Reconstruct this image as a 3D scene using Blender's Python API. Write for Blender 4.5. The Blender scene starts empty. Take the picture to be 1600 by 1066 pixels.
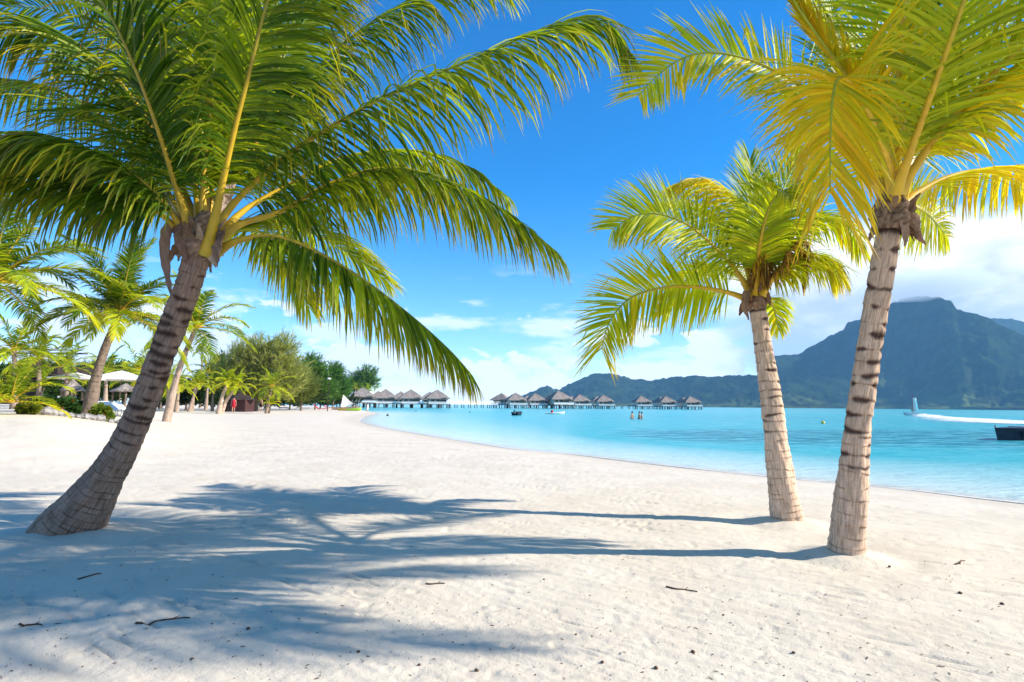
import bpy, math, random
import numpy as np
from mathutils import Vector, Matrix
random.seed(7)
rng = np.random.default_rng(11)
R = math.radians
scene = bpy.context.scene
COL = scene.collection

# ------------------------------------------------------------------ camera
F = 889.0
CAM = np.array([0.0, 0.0, 1.45])
PITCH = math.atan(100 / F)
ROLL = 0.0095
camd = bpy.data.cameras.new('camera')
camd.sensor_width = 36.0
camd.lens = F * 36.0 / 1600.0
camd.clip_start = 0.05
camd.clip_end = 40000
cam = bpy.data.objects.new('camera', camd)
COL.objects.link(cam)
CMAT = Matrix.Rotation(math.pi / 2 + PITCH, 4, 'X') @ Matrix.Rotation(ROLL, 4, 'Z')
cam.matrix_world = Matrix.Translation(Vector(CAM)) @ CMAT
scene.camera = cam
C3 = np.array(CMAT.to_3x3())

def ray(u, v):
    d = C3 @ np.array([u - 800.0, -(v - 533.0), -F])
    return d
def px(u, v, Y):                     # point seen at a photo pixel, Y metres ahead
    d = ray(u, v)
    return CAM + d * (Y / d[1])
def gp(u, v, z=0.0):                 # point seen at a photo pixel, lying at height z
    d = ray(u, v)
    return CAM + d * ((z - CAM[2]) / d[2])

# ------------------------------------------------------------------ world, sun, exposure
SUN_EL, SUN_AZ = R(32), R(96)        # azimuth from +Y clockwise: sun stands to the right, slightly behind
w = bpy.data.worlds.new('World'); scene.world = w; w.use_nodes = True
nt = w.node_tree; nt.nodes.clear()
def N(t, tree=None, **kw):
    n = (tree or nt).nodes.new(t)
    for k, v in kw.items(): setattr(n, k, v)
    return n
class G:                              # tiny expression helper for node trees
    def __init__(s, tree): s.t = tree
    def lk(s, a, sock):
        if isinstance(a, (int, float)): sock.default_value = a
        elif isinstance(a, tuple): sock.default_value = a
        else: s.t.links.new(a, sock)
    def m(s, op, a, b=0.0, c=0.0, clamp=False):
        n = s.t.nodes.new('ShaderNodeMath'); n.operation = op; n.use_clamp = clamp
        for i, x in enumerate((a, b, c)): s.lk(x, n.inputs[i])
        return n.outputs[0]
    def ss(s, a, lo, hi):             # smoothstep
        n = s.t.nodes.new('ShaderNodeMapRange'); n.interpolation_type = 'SMOOTHSTEP'
        s.lk(a, n.inputs[0]); n.inputs[1].default_value = lo; n.inputs[2].default_value = hi
        return n.outputs[0]
    def mix(s, f, a, b):
        n = s.t.nodes.new('ShaderNodeMix'); n.data_type = 'RGBA'
        s.lk(f, n.inputs[0]); s.lk(a, n.inputs[6]); s.lk(b, n.inputs[7])
        return n.outputs[2]
    def noise(s, vec, scale, detail=4, rough=0.5, dist=0.0):
        n = s.t.nodes.new('ShaderNodeTexNoise'); n.inputs['Scale'].default_value = scale
        n.inputs['Detail'].default_value = detail; n.inputs['Roughness'].default_value = rough
        n.inputs['Distortion'].default_value = dist
        if vec is not None: s.t.links.new(vec, n.inputs['Vector'])
        return n.outputs['Fac']
    def comb(s, x, y, z):
        n = s.t.nodes.new('ShaderNodeCombineXYZ')
        for i, a in enumerate((x, y, z)): s.lk(a, n.inputs[i])
        return n.outputs[0]
g = G(nt)
sky = N('ShaderNodeTexSky', sky_type='NISHITA'); sky.sun_disc = False
sky.sun_elevation = SUN_EL; sky.sun_rotation = SUN_AZ
sky.air_density = 1.0; sky.dust_density = 0.0; sky.ozone_density = 2.5; sky.altitude = 0
hs = N('ShaderNodeHueSaturation'); hs.inputs['Saturation'].default_value = 1.5
hs.inputs['Value'].default_value = 1.08; hs.inputs['Hue'].default_value = 0.507
nt.links.new(sky.outputs[0], hs.inputs['Color'])
tc = N('ShaderNodeTexCoord'); sp = N('ShaderNodeSeparateXYZ')
nt.links.new(tc.outputs['Generated'], sp.inputs[0])
az = g.m('ARCTAN2', sp.outputs[0], sp.outputs[1]); el = sp.outputs[2]
cv = g.comb(az, g.m('MULTIPLY', el, 2.0), 0.35)
n1 = g.noise(cv, 10.0, 9, 0.56, 0.25)
n2 = g.noise(g.comb(g.m('MULTIPLY', az, 0.7), g.m('MULTIPLY', el, 2.6), 4.2), 9.0, 7, 0.55)
n3 = g.noise(g.comb(az, g.m('MULTIPLY', el, 1.4), 9.1), 3.2, 5, 0.5)
# low cumulus all round the horizon
c_low = g.m('MULTIPLY', g.ss(el, 0.19, 0.02), 0.145)
d_low = g.m('MULTIPLY', g.ss(g.m('ADD', n1, c_low), 0.59, 0.65), g.ss(el, 0.24, 0.13))
# thin mid-height streaks
c_st = g.m('MULTIPLY', g.m('MULTIPLY', g.ss(el, 0.03, 0.08), g.ss(el, 0.21, 0.12)), 0.16)
d_st = g.m('MULTIPLY', g.ss(g.m('ADD', n2, c_st), 0.60, 0.74), g.m('MULTIPLY', g.ss(el, 0.26, 0.16), 0.75))
# the bank of cloud over the island, extended out of view to add neutral fill
bank = g.m('MULTIPLY', g.ss(az, 0.22, 0.50), g.m('MULTIPLY', g.ss(az, 3.2, 2.6), g.m('MULTIPLY', g.ss(el, 0.33, 0.20), g.ss(el, -0.02, 0.08))))
d_bk = g.ss(g.m('ADD', g.m('ADD', g.m('MULTIPLY', n3, 0.6), g.m('MULTIPLY', n1, 0.25)), g.m('MULTIPLY', bank, 0.55)), 0.60, 0.80)
dens = g.m('MAXIMUM', g.m('MAXIMUM', d_low, d_st), d_bk)
shade = g.m('ADD', g.m('ADD', g.m('MULTIPLY', n1, 0.5), g.m('MULTIPLY', n3, 0.45)), g.m('SUBTRACT', g.m('MULTIPLY', g.ss(el, 0.12, 0.30), 0.30), g.m('MULTIPLY', bank, 0.18)), clamp=True)
ccol = g.mix(g.ss(shade, 0.24, 0.47), (3.0, 3.4, 4.0, 1), (6.2, 6.2, 6.2, 1))
skyc = g.mix(g.m('MULTIPLY', dens, 0.97), hs.outputs[0], ccol)
bg = N('ShaderNodeBackground'); bg.inputs[1].default_value = 0.095
nt.links.new(skyc, bg.inputs[0])
wo = N('ShaderNodeOutputWorld'); nt.links.new(bg.outputs[0], wo.inputs[0])

sd = bpy.data.lights.new('sun', 'SUN'); sd.energy = 3.9; sd.angle = R(0.53); sd.color = (1.0, 0.95, 0.87)
sun = bpy.data.objects.new('sun', sd); COL.objects.link(sun)
sdir = Vector((math.sin(SUN_AZ) * math.cos(SUN_EL), math.cos(SUN_AZ) * math.cos(SUN_EL), math.sin(SUN_EL)))
sun.rotation_euler = sdir.to_track_quat('Z', 'Y').to_euler()
sun.location = (30, -5, 30)
vs = scene.view_settings
vs.view_transform = 'Standard'; vs.look = 'None'; vs.gamma = 1; vs.use_curve_mapping = False
vs.exposure = 1.18
cy = scene.cycles
cy.use_denoising = True
cy.max_bounces = 8; cy.diffuse_bounces = 4; cy.glossy_bounces = 2; cy.transmission_bounces = 6
cy.transparent_max_bounces = 8; cy.volume_bounces = 2
cy.sample_clamp_indirect = 6.0

# ------------------------------------------------------------------ numpy noise
def _h(ix, iy, s):
    n = (ix.astype(np.int64) * 374761393 + iy.astype(np.int64) * 668265263 + s * 1442695041) & 0xFFFFFFFF
    n = ((n ^ (n >> 13)) * 1274126177) & 0xFFFFFFFF
    return ((n ^ (n >> 16)) & 0xFFFF) / 65535.0
def vn(x, y, s=0):
    x = np.asarray(x, float); y = np.asarray(y, float)
    ix = np.floor(x); iy = np.floor(y); fx = x - ix; fy = y - iy
    fx = fx * fx * fx * (fx * (fx * 6 - 15) + 10); fy = fy * fy * fy * (fy * (fy * 6 - 15) + 10)
    a = _h(ix, iy, s); b = _h(ix + 1, iy, s); c = _h(ix, iy + 1, s); d = _h(ix + 1, iy + 1, s)
    return (a + (b - a) * fx) * (1 - fy) + (c + (d - c) * fx) * fy
def fbm(x, y, o=4, s=0):
    t = 0; a = 0.5
    for i in range(o):
        t = t + a * vn(x, y, s + i * 17); x = x * 2.03 + 3.1; y = y * 2.03 + 1.7; a *= 0.5
    return t
def S(a, b, x):
    t = np.clip((np.asarray(x, float) - a) / (b - a), 0, 1); return t * t * (3 - 2 * t)
def unit(v):
    v = np.asarray(v, float); return v / np.maximum(np.linalg.norm(v, axis=-1, keepdims=True), 1e-9)
def cat(P, n):                        # Catmull-Rom through P, n samples
    P = np.asarray(P, float); k = len(P)
    Q = np.vstack([2 * P[0] - P[1], P, 2 * P[-1] - P[-2]])
    out = []
    for t in np.linspace(0, k - 1 - 1e-9, n):
        i = int(t); f = t - i; p0, p1, p2, p3 = Q[i], Q[i + 1], Q[i + 2], Q[i + 3]
        out.append(0.5 * (2 * p1 + (p2 - p0) * f + (2 * p0 - 5 * p1 + 4 * p2 - p3) * f * f + (3 * p1 - p0 - 3 * p2 + p3) * f ** 3))
    return np.array(out)
def even(P, n):                       # resample evenly by length
    L = np.r_[0, np.cumsum(np.linalg.norm(np.diff(P, axis=0), axis=1))]
    t = np.linspace(0, L[-1], n)
    return np.stack([np.interp(t, L, P[:, i]) for i in range(P.shape[1])], 1)

# ------------------------------------------------------------------ mesh helpers
def mesh(name, V, Fc, mats=None, C=None, smooth=False, extra=None, mi=None):
    me = bpy.data.meshes.new(name)
    V = np.asarray(V, np.float32)
    if isinstance(Fc, np.ndarray):
        nf, k = Fc.shape
        me.vertices.add(len(V)); me.vertices.foreach_set('co', V.ravel())
        me.loops.add(nf * k); me.loops.foreach_set('vertex_index', Fc.astype(np.int32).ravel())
        me.polygons.add(nf); me.polygons.foreach_set('loop_start', np.arange(0, nf * k, k, dtype=np.int32))
        me.update(calc_edges=True)
    else:
        me.from_pydata(V.tolist(), [], [list(map(int, f)) for f in Fc]); me.update()
    if smooth: me.polygons.foreach_set('use_smooth', np.ones(len(me.polygons), bool))
    if mi is not None: me.polygons.foreach_set('material_index', np.asarray(mi, np.int32))
    if C is not None:
        a = me.color_attributes.new('Col', 'FLOAT_COLOR', 'POINT')
        C = np.asarray(C, np.float32)
        if C.shape[1] == 3: C = np.c_[C, np.ones(len(C), np.float32)]
        a.data.foreach_set('color', C.ravel())
    for k, val in (extra or {}).items():
        val = np.asarray(val, np.float32)
        if val.ndim == 1:
            a = me.attributes.new(k, 'FLOAT', 'POINT'); a.data.foreach_set('value', val)
        else:
            a = me.attributes.new(k, 'FLOAT_VECTOR', 'POINT'); a.data.foreach_set('vector', val.ravel())
    for m in (mats if isinstance(mats, (list, tuple)) else [mats]):
        if m: me.materials.append(m)
    return me
def ob(name, me, parent=None, loc=None):
    o = bpy.data.objects.new(name, me); COL.objects.link(o)
    if parent: o.parent = parent
    if loc is not None: o.location = loc
    return o
def empty(name, loc=(0, 0, 0), rz=0.0):
    o = bpy.data.objects.new(name, None); COL.objects.link(o)
    o.location = loc; o.rotation_euler = (0, 0, rz); o.empty_display_size = 0.2
    return o
def tag(o, label, cat, group=None, kind=None):
    o['label'] = label; o['category'] = cat
    if group: o['group'] = group
    if kind: o['kind'] = kind
    return o
def struct(o): o['kind'] = 'structure'; return o
def dup(root, loc, rz=None, scale=None):
    r = root.copy(); COL.objects.link(r); r.location = loc
    if rz is not None: r.rotation_euler = (0, 0, rz)
    if scale: r.scale = scale
    for ch in root.children:
        c = ch.copy(); COL.objects.link(c); c.parent = r
        for gch in ch.children:
            d = gch.copy(); COL.objects.link(d); d.parent = c
    return r
class MB:                             # collects simple solids into one mesh
    def __init__(s): s.v = []; s.f = []; s.n = 0
    def add(s, V, Fc):
        V = np.asarray(V, float); s.v.append(V); s.f += [[i + s.n for i in f] for f in Fc]; s.n += len(V); return s
    def box(s, c, d, rz=0.0, taper=1.0, M=None):
        x, y, z = d[0] / 2, d[1] / 2, d[2] / 2
        V = np.array([[-x, -y, -z], [x, -y, -z], [x, y, -z], [-x, y, -z], [-x * taper, -y * taper, z], [x * taper, -y * taper, z], [x * taper, y * taper, z], [-x * taper, y * taper, z]])
        if M is not None: V = V @ np.asarray(M).T
        if rz: 
            cz, sz = math.cos(rz), math.sin(rz); V = V @ np.array([[cz, sz, 0], [-sz, cz, 0], [0, 0, 1]])
        return s.add(V + np.asarray(c), [[0, 3, 2, 1], [4, 5, 6, 7], [0, 1, 5, 4], [1, 2, 6, 5], [2, 3, 7, 6], [3, 0, 4, 7]])
    def tube(s, P, r, k=8, cap=True):
        P = np.asarray(P, float); r = np.broadcast_to(np.asarray(r, float), (len(P),))
        V, Fc = tube_vf(P, r, k)
        Fc = [list(f) for f in Fc]
        if cap: Fc += [list(range(k))[::-1], [len(V) - k + i for i in range(k)]]
        return s.add(V, Fc)
    def lathe(s, prof, k=16, c=(0, 0, 0), jit=None):
        V = []; 
        for (r, z) in prof:
            for i in range(k):
                a = 2 * math.pi * i / k; V.append([r * math.cos(a), r * math.sin(a), z])
        Fc = []
        for j in range(len(prof) - 1):
            for i in range(k):
                a, b = j * k + i, j * k + (i + 1) % k; Fc.append([a, b, b + k, a + k])
        V = np.array(V)
        if jit: V = V + rng.normal(0, jit, V.shape)
        return s.add(V + np.asarray(c), Fc)
    def build(s, name, mat, parent=None, smooth=False, loc=None):
        return ob(name, mesh(name, np.vstack(s.v), s.f, mat, smooth=smooth), parent, loc)
def frames(P):
    T = unit(np.gradient(P, axis=0)); 
    ref = np.array([0, 0, 1.0]) if abs(T[0][2]) < 0.9 else np.array([0, 1.0, 0])
    U = np.zeros_like(P); u = unit(np.cross(T[0], ref)); 
    for i in range(len(P)):
        u = u - T[i] * np.dot(u, T[i]); u = u / np.linalg.norm(u); U[i] = u
    return T, U, np.cross(T, U)
def tube_vf(P, r, k):
    T, U, W = frames(P); a = np.arange(k) * 2 * np.pi / k
    V = P[:, None, :] + r[:, None, None] * (np.cos(a)[None, :, None] * U[:, None, :] + np.sin(a)[None, :, None] * W[:, None, :])
    n = len(P); i = np.arange(n - 1)[:, None] * k; j = np.arange(k)[None, :]; j2 = (j + 1) % k
    Fc = np.stack([i + j, i + j2, i + k + j2, i + k + j], -1).reshape(-1, 4)
    return V.reshape(-1, 3), Fc
def grid_faces(n, m):
    i = np.arange(n - 1)[:, None] * m; j = np.arange(m - 1)[None, :]
    return np.stack([i + j, i + j + 1, i + m + j + 1, i + m + j], -1).reshape(-1, 4)

# ------------------------------------------------------------------ materials
def mat(name):
    m = bpy.data.materials.new(name); m.use_nodes = True
    t = m.node_tree; b = t.nodes['Principled BSDF']; return m, t, b, G(t)
def plain(name, col, rough=0.7, var=0.15, scale=6.0, spec=0.3, metal=0.0):
    m, t, b, q = mat(name)
    tc = t.nodes.new('ShaderNodeTexCoord')
    n = q.noise(tc.outputs['Object'], scale, 5, 0.6)
    c = tuple(col)
    lo = tuple(x * (1 - var * 1.6) for x in c) + (1,); hi = tuple(min(1, x * (1 + var)) for x in c) + (1,)
    t.links.new(q.mix(q.ss(n, 0.3, 0.7), lo, hi), b.inputs['Base Color'])
    b.inputs['Roughness'].default_value = rough; b.inputs['Specular IOR Level'].default_value = spec; b.inputs['Metallic'].default_value = metal
    return m
def vcol(name, rough=0.6, spec=0.2, transl=0.0, bump=0.0, tboost=(1, 1, 1), nscale=30):
    m, t, b, q = mat(name)
    a = t.nodes.new('ShaderNodeAttribute'); a.attribute_name = 'Col'
    b.inputs['Roughness'].default_value = rough; b.inputs['Specular IOR Level'].default_value = spec
    t.links.new(a.outputs['Color'], b.inputs['Base Color'])
    if transl:
        tr = t.nodes.new('ShaderNodeBsdfTranslucent')
        mm = t.nodes.new('ShaderNodeMix'); mm.data_type = 'RGBA'; mm.blend_type = 'MULTIPLY'; mm.inputs[0].default_value = 1
        t.links.new(a.outputs['Color'], mm.inputs[6]); mm.inputs[7].default_value = tuple(tboost) + (1,)
        t.links.new(mm.outputs[2], tr.inputs['Color'])
        mx = t.nodes.new('ShaderNodeMixShader'); mx.inputs[0].default_value = transl
        t.links.new(b.outputs[0], mx.inputs[1]); t.links.new(tr.outputs[0], mx.inputs[2])
        t.links.new(mx.outputs[0], t.nodes['Material Output'].inputs[0])
    if bump:
        tc = t.nodes.new('ShaderNodeTexCoord'); bp = t.nodes.new('ShaderNodeBump'); bp.inputs['Strength'].default_value = bump; bp.inputs['Distance'].default_value = 0.02
        t.links.new(q.noise(tc.outputs['Object'], nscale, 5, 0.6), bp.inputs['Height']); t.links.new(bp.outputs[0], b.inputs['Normal'])
    return m
M_leaf = vcol('leaf', 0.42, 0.24, 0.5, tboost=(1.6, 1.55, 0.5))
M_pet = vcol('petiole', 0.4, 0.4)
M_fol = vcol('foliage', 0.6, 0.15, 0.5, tboost=(1.5, 1.5, 0.8))
M_husk = vcol('husk', 0.85, 0.1, bump=0.5, nscale=60)

def bark_material():
    m, t, b, q = mat('palm_bark')
    a = t.nodes.new('ShaderNodeAttribute'); a.attribute_name = 'Col'
    uv = t.nodes.new('ShaderNodeAttribute'); uv.attribute_name = 'buv'
    mp = t.nodes.new('ShaderNodeMapping'); mp.inputs['Scale'].default_value = (60, 7, 1); t.links.new(uv.outputs['Vector'], mp.inputs[0])
    n = q.noise(mp.outputs[0], 1.0, 6, 0.65, 0.4)
    mp2 = t.nodes.new('ShaderNodeMapping'); mp2.inputs['Scale'].default_value = (14, 60, 1); t.links.new(uv.outputs['Vector'], mp2.inputs[0])
    nb = q.noise(mp2.outputs[0], 1.0, 5, 0.6, 0.5)
    f = q.m('MULTIPLY', q.ss(n, 0.30, 0.62), q.m('ADD', q.m('MULTIPLY', nb, 0.8), 0.55), clamp=True)
    mm = t.nodes.new('ShaderNodeMix'); mm.data_type = 'RGBA'; mm.blend_type = 'MULTIPLY'; mm.inputs[0].default_value = 1
    t.links.new(a.outputs['Color'], mm.inputs[6]); t.links.new(q.mix(f, (0.58, 0.52, 0.48, 1), (1.12, 1.09, 1.05, 1)), mm.inputs[7])
    t.links.new(mm.outputs[2], b.inputs['Base Color'])
    b.inputs['Roughness'].default_value = 0.9; b.inputs['Specular IOR Level'].default_value = 0.1
    bp = t.nodes.new('ShaderNodeBump'); bp.inputs['Strength'].default_value = 0.7; bp.inputs['Distance'].default_value = 0.012
    t.links.new(q.m('ADD', n, q.m('MULTIPLY', nb, 0.6)), bp.inputs['Height']); t.links.new(bp.outputs[0], b.inputs['Normal'])
    return m
M_bark = bark_material()

def sand_material():
    m, t, b, q = mat('coral_sand')
    tc = t.nodes.new('ShaderNodeTexCoord'); o = tc.outputs['Object']
    n1 = q.noise(o, 1.3, 4, 0.6); n2 = q.noise(o, 55.0, 4, 0.7); n3 = q.noise(o, 210.0, 3, 0.7)
    at = t.nodes.new('ShaderNodeAttribute'); at.attribute_name = 'wet'
    c = q.mix(q.ss(n1, 0.3, 0.7), (0.66, 0.56, 0.43, 1), (0.73, 0.63, 0.495, 1))
    c = q.mix(q.m('MULTIPLY', q.ss(n2, 0.60, 0.74), 0.35), c, (0.36, 0.29, 0.23, 1))
    c = q.mix(q.m('MULTIPLY', q.ss(n3, 0.66, 0.74), 0.6), c, (0.16, 0.12, 0.09, 1))
    c = q.mix(at.outputs['Fac'], c, (0.47, 0.40, 0.31, 1))
    t.links.new(c, b.inputs['Base Color'])
    b.inputs['Roughness'].default_value = 0.95; b.inputs['Specular IOR Level'].default_value = 0.1
    bp = t.nodes.new('ShaderNodeBump'); bp.inputs['Strength'].default_value = 0.55; bp.inputs['Distance'].default_value = 0.012
    t.links.new(q.m('ADD', n2, q.m('MULTIPLY', n3, 0.4)), bp.inputs['Height']); t.links.new(bp.outputs[0], b.inputs['Normal'])
    return m
M_sand = sand_material()

def water_material():
    m, t, b, q = mat('lagoon_water')
    dp = t.nodes.new('ShaderNodeAttribute'); dp.attribute_name = 'depth'; d = dp.outputs['Fac']
    tc = t.nodes.new('ShaderNodeTexCoord'); o = tc.outputs['Object']
    c = q.mix(q.ss(d, 0.0, 0.14), (0.60, 0.55, 0.45, 1), (0.56, 0.68, 0.61, 1))
    c = q.mix(q.ss(d, 0.08, 0.60), c, (0.34, 0.60, 0.58, 1))
    c = q.mix(q.ss(d, 0.4, 1.5), c, (0.035, 0.41, 0.445, 1))
    c = q.mix(q.ss(d, 1.5, 3.2), c, (0.002, 0.20, 0.245, 1))
    mp = t.nodes.new('ShaderNodeMapping'); mp.inputs['Scale'].default_value = (0.55, 1.5, 1); mp.inputs['Rotation'].default_value = (0, 0, 0.5); t.links.new(o, mp.inputs[0])
    w1 = q.noise(mp.outputs[0], 1.1, 5, 0.62, 0.6); w2 = q.noise(mp.outputs[0], 5.0, 4, 0.6, 0.4)
    h = q.m('ADD', w1, q.m('MULTIPLY', w2, 0.35))
    c = q.mix(q.m('MULTIPLY', q.ss(h, 0.60, 0.80), q.m('MULTIPLY', q.ss(d, 0.5, 2.0), 0.8)), c, (0.14, 0.52, 0.56, 1))  # ripple crests given a lighter colour as painted highlights
    bp = t.nodes.new('ShaderNodeBump'); bp.inputs['Strength'].default_value = 0.6; bp.inputs['Distance'].default_value = 0.25
    t.links.new(h, bp.inputs['Height']); t.links.new(bp.outputs[0], b.inputs['Normal'])
    t.links.new(c, b.inputs['Base Color']); b.inputs['Roughness'].default_value = 0.18; b.inputs['IOR'].default_value = 1.2
    b.inputs['Specular IOR Level'].default_value = 0.08
    tr = t.nodes.new('ShaderNodeBsdfTransparent'); mx = t.nodes.new('ShaderNodeMixShader')
    t.links.new(q.ss(d, -0.004, 0.012), mx.inputs[0]); t.links.new(tr.outputs[0], mx.inputs[1]); t.links.new(b.outputs[0], mx.inputs[2])
    t.links.new(mx.outputs[0], t.nodes['Material Output'].inputs[0])
    return m
M_water = water_material()
M_thatch = plain('thatch', (0.30, 0.25, 0.215), 0.95, 0.35, 3.0, 0.05)
M_wood = plain('weathered_wood', (0.20, 0.15, 0.11), 0.8, 0.3, 4.0, 0.2)
M_dark = plain('dark_stained_wood', (0.045, 0.03, 0.026), 0.7, 0.3, 3.0, 0.2)
M_white = plain('white_paint', (0.74, 0.73, 0.70), 0.6, 0.06, 3.0, 0.3)
M_pink = plain('woven_bamboo_wall', (0.52, 0.38, 0.29), 0.8, 0.15, 8.0, 0.1)
M_glassdark = plain('dark_opening', (0.03, 0.035, 0.04), 0.2, 0.2, 2.0, 0.5)
M_canvas = plain('white_canvas', (0.78, 0.75, 0.70), 0.8, 0.05, 2.0, 0.1)
M_metal = plain('grey_metal', (0.25, 0.26, 0.27), 0.4, 0.1, 5.0, 0.5)
M_rock = plain('coral_rock', (0.27, 0.25, 0.24), 0.95, 0.4, 5.0, 0.1)
M_twig = plain('dry_twig', (0.12, 0.075, 0.05), 0.9, 0.3, 20.0, 0.1)
M_skin = plain('skin', (0.50, 0.27, 0.17), 0.55, 0.08, 8.0, 0.3)
M_hair = plain('dark_hair', (0.03, 0.02, 0.015), 0.6, 0.2, 20.0, 0.3)
M_red = plain('red_cloth', (0.55, 0.03, 0.05), 0.8, 0.12, 8.0, 0.1)
M_pinkc = plain('pink_cloth', (0.72, 0.18, 0.25), 0.8, 0.12, 8.0, 0.1)
M_black = plain('black_cloth', (0.015, 0.015, 0.018), 0.8, 0.2, 8.0, 0.1)
M_hullblk = plain('dark_hull', (0.018, 0.025, 0.04), 0.5, 0.25, 3.0, 0.3)
M_deckgrey = plain('grey_deck', (0.24, 0.25, 0.30), 0.7, 0.15, 3.0, 0.2)
M_yellow = plain('yellow_plastic', (0.80, 0.55, 0.03), 0.4, 0.05, 3.0, 0.4)
M_lime = plain('lime_plastic', (0.42, 0.70, 0.05), 0.4, 0.05, 3.0, 0.4)
M_teal = plain('turquoise_sailcloth', (0.10, 0.60, 0.66), 0.7, 0.06, 3.0, 0.2)
def foam_material():
    m, t, b, q = mat('foam')
    tc = t.nodes.new('ShaderNodeTexCoord'); at = t.nodes.new('ShaderNodeAttribute'); at.attribute_name = 'foam'
    n = q.noise(tc.outputs['Object'], 2.2, 6, 0.7)
    b.inputs['Base Color'].default_value = (0.78, 0.80, 0.80, 1); b.inputs['Roughness'].default_value = 0.9
    tr = t.nodes.new('ShaderNodeBsdfTransparent'); mx = t.nodes.new('ShaderNodeMixShader')
    mpf = t.nodes.new('ShaderNodeMapping'); mpf.inputs['Scale'].default_value = (0.35, 0.35, 1.0); t.links.new(tc.outputs['Object'], mpf.inputs[0]); nf_ = q.noise(mpf.outputs[0], 1.4, 7, 0.75, 0.8)
    t.links.new(q.ss(q.m('ADD', q.m('ADD', q.m('MULTIPLY', n, 0.5), q.m('MULTIPLY', nf_, 0.6)), at.outputs['Fac']), 0.82, 1.12), mx.inputs[0]); t.links.new(tr.outputs[0], mx.inputs[1]); t.links.new(b.outputs[0], mx.inputs[2])
    t.links.new(mx.outputs[0], t.nodes['Material Output'].inputs[0]); return m
M_foam = foam_material()

# ------------------------------------------------------------------ terrain functions
SH = [(60, -60), (30, -18), (16, -1.5), (11, 5), (8.0, 8.9), (7.05, 10.45), (5.37, 12.2), (3.3, 14.8), (1.9, 17), (0, 19.2), (-2.7, 24.3),
      (-7.85, 34.9), (-12.5, 47.4), (-17, 67.5), (-21.7, 92), (-37, 138), (-60, 200), (-85, 260), (-150, 330), (-400, 430), (-2000, 700), (-12000, 1500)]
SHC = cat(SH, 130)
def shore(x, y):                      # signed distance to the waterline, positive inland
    x = np.asarray(x, float); y = np.asarray(y, float)
    best = np.full(x.shape, 1e18); ins = np.zeros(x.shape, bool)
    poly = np.vstack([SHC, [(-12000, -12000), (60, -12000)]])
    n = len(poly)
    for i in range(n):
        ax, ay = poly[i]; bx, by = poly[(i + 1) % n]
        if i < len(SHC) - 1:
            dx, dy = bx - ax, by - ay; L = dx * dx + dy * dy
            tt = np.clip(((x - ax) * dx + (y - ay) * dy) / L, 0, 1)
            best = np.minimum(best, (x - ax - tt * dx) ** 2 + (y - ay - tt * dy) ** 2)
        if ay != by:
            cnd = (ay > y) != (by > y); ins ^= cnd & (x < (bx - ax) * (y - ay) / (by - ay) + ax)
    return np.where(ins, 1, -1) * np.sqrt(best)
def seabed(x, y, s):
    a = -s
    f = 0.30 + 0.70 * S(-22, 10, x + 0.12 * y)
    d = 2.0 * (1 - np.exp(-a / 13.0)) * f
    d = d + 2.2 * S(0, 10, x) * np.exp(-((y - 27 - 0.12 * x) / 8.5) ** 2) * (0.6 + 0.8 * fbm(x * 0.09, y * 0.2, 3, 5)) * S(2, 9, a)
    d = np.where(y > 75, d + (1.25 - d) * S(75, 150, y), d)
    return d
def hgt0(x, y, s):
    x = np.asarray(x, float); y = np.asarray(y, float)
    z = 0.30 * (1 - np.exp(-np.maximum(s, 0) / 2.2))
    z = z + 0.78 * S(-0.46, -0.86, x / np.maximum(y, 1.0)) * S(-5, -11, x) * S(8, 15, y) * (1 - S(46, 72, y)) * S(3, 9, s) + 0.6 * S(25, 70, s) * S(30, 70, np.hypot(x, y))
    return np.where(s >= 0, z, -seabed(x, y, s))
def hgt(x, y):
    x = np.atleast_1d(np.asarray(x, float)); y = np.atleast_1d(np.asarray(y, float))
    return hgt0(x, y, shore(x, y))
def H(x, y): return float(hgt(x, y)[0])
def gpt(u, v):                        # where the pixel's ray meets the sand
    d = ray(u, v); z = 0.3
    for _ in range(12):
        p = CAM + d * ((z - CAM[2]) / d[2]); z = 0.5 * z + 0.5 * H(p[0], p[1])
    p = CAM + d * ((z - CAM[2]) / d[2]); return np.array([p[0], p[1], H(p[0], p[1])])

# ------------------------------------------------------------------ sand sheet
def relief(x, y):
    r = np.hypot(x, y); k = 1 - S(14, 40, r)
    c, s_ = math.cos(0.62), math.sin(0.62)
    u = x * c - y * s_; v = x * s_ + y * c
    z = 0.034 * (fbm(x * 0.9, y * 0.9, 3, 1) - 0.45) + 0.013 * (fbm(x * 3.1, y * 3.1, 3, 2) - 0.45)
    st = fbm(u * 4.0, v * 17.0, 3, 3); z = z + 0.019 * (st - 0.45)
    pit = fbm(x * 8.5, y * 8.5, 2, 4); z = z - 0.010 * S(0.52, 0.68, pit)
    gr = fbm(u * 2.2, v * 24.0, 2, 9); z = z - 0.020 * S(0.52, 0.60, gr) * S(0.40, 0.55, fbm(x * 2.1, y * 2.1, 2, 8))
    z = z + 0.006 * (vn(x * 28, y * 28, 6) - 0.5)
    return z * k * 0.68
def polar(vis_cols, rows_px, far):
    a1 = np.linspace(R(-50), R(50), vis_cols)
    a = np.r_[np.linspace(R(-178), R(-50), 26)[:-1], a1, np.linspace(R(50), R(182), 26)[1:]]
    r = np.r_[[0.35, 0.8, 1.3, 1.7], rows_px, far]
    A, RR = np.meshgrid(a, r)
    return (RR * np.sin(A)), (RR * np.cos(A)), len(r), len(a)
dv = np.r_[np.linspace(520, 150, 330), np.linspace(149, 12, 150)]
X, Y, n, m = polar(560, 1022.0 / dv, np.geomspace(95, 9000, 36))
sgn = shore(X.ravel(), Y.ravel()).reshape(X.shape)
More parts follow.
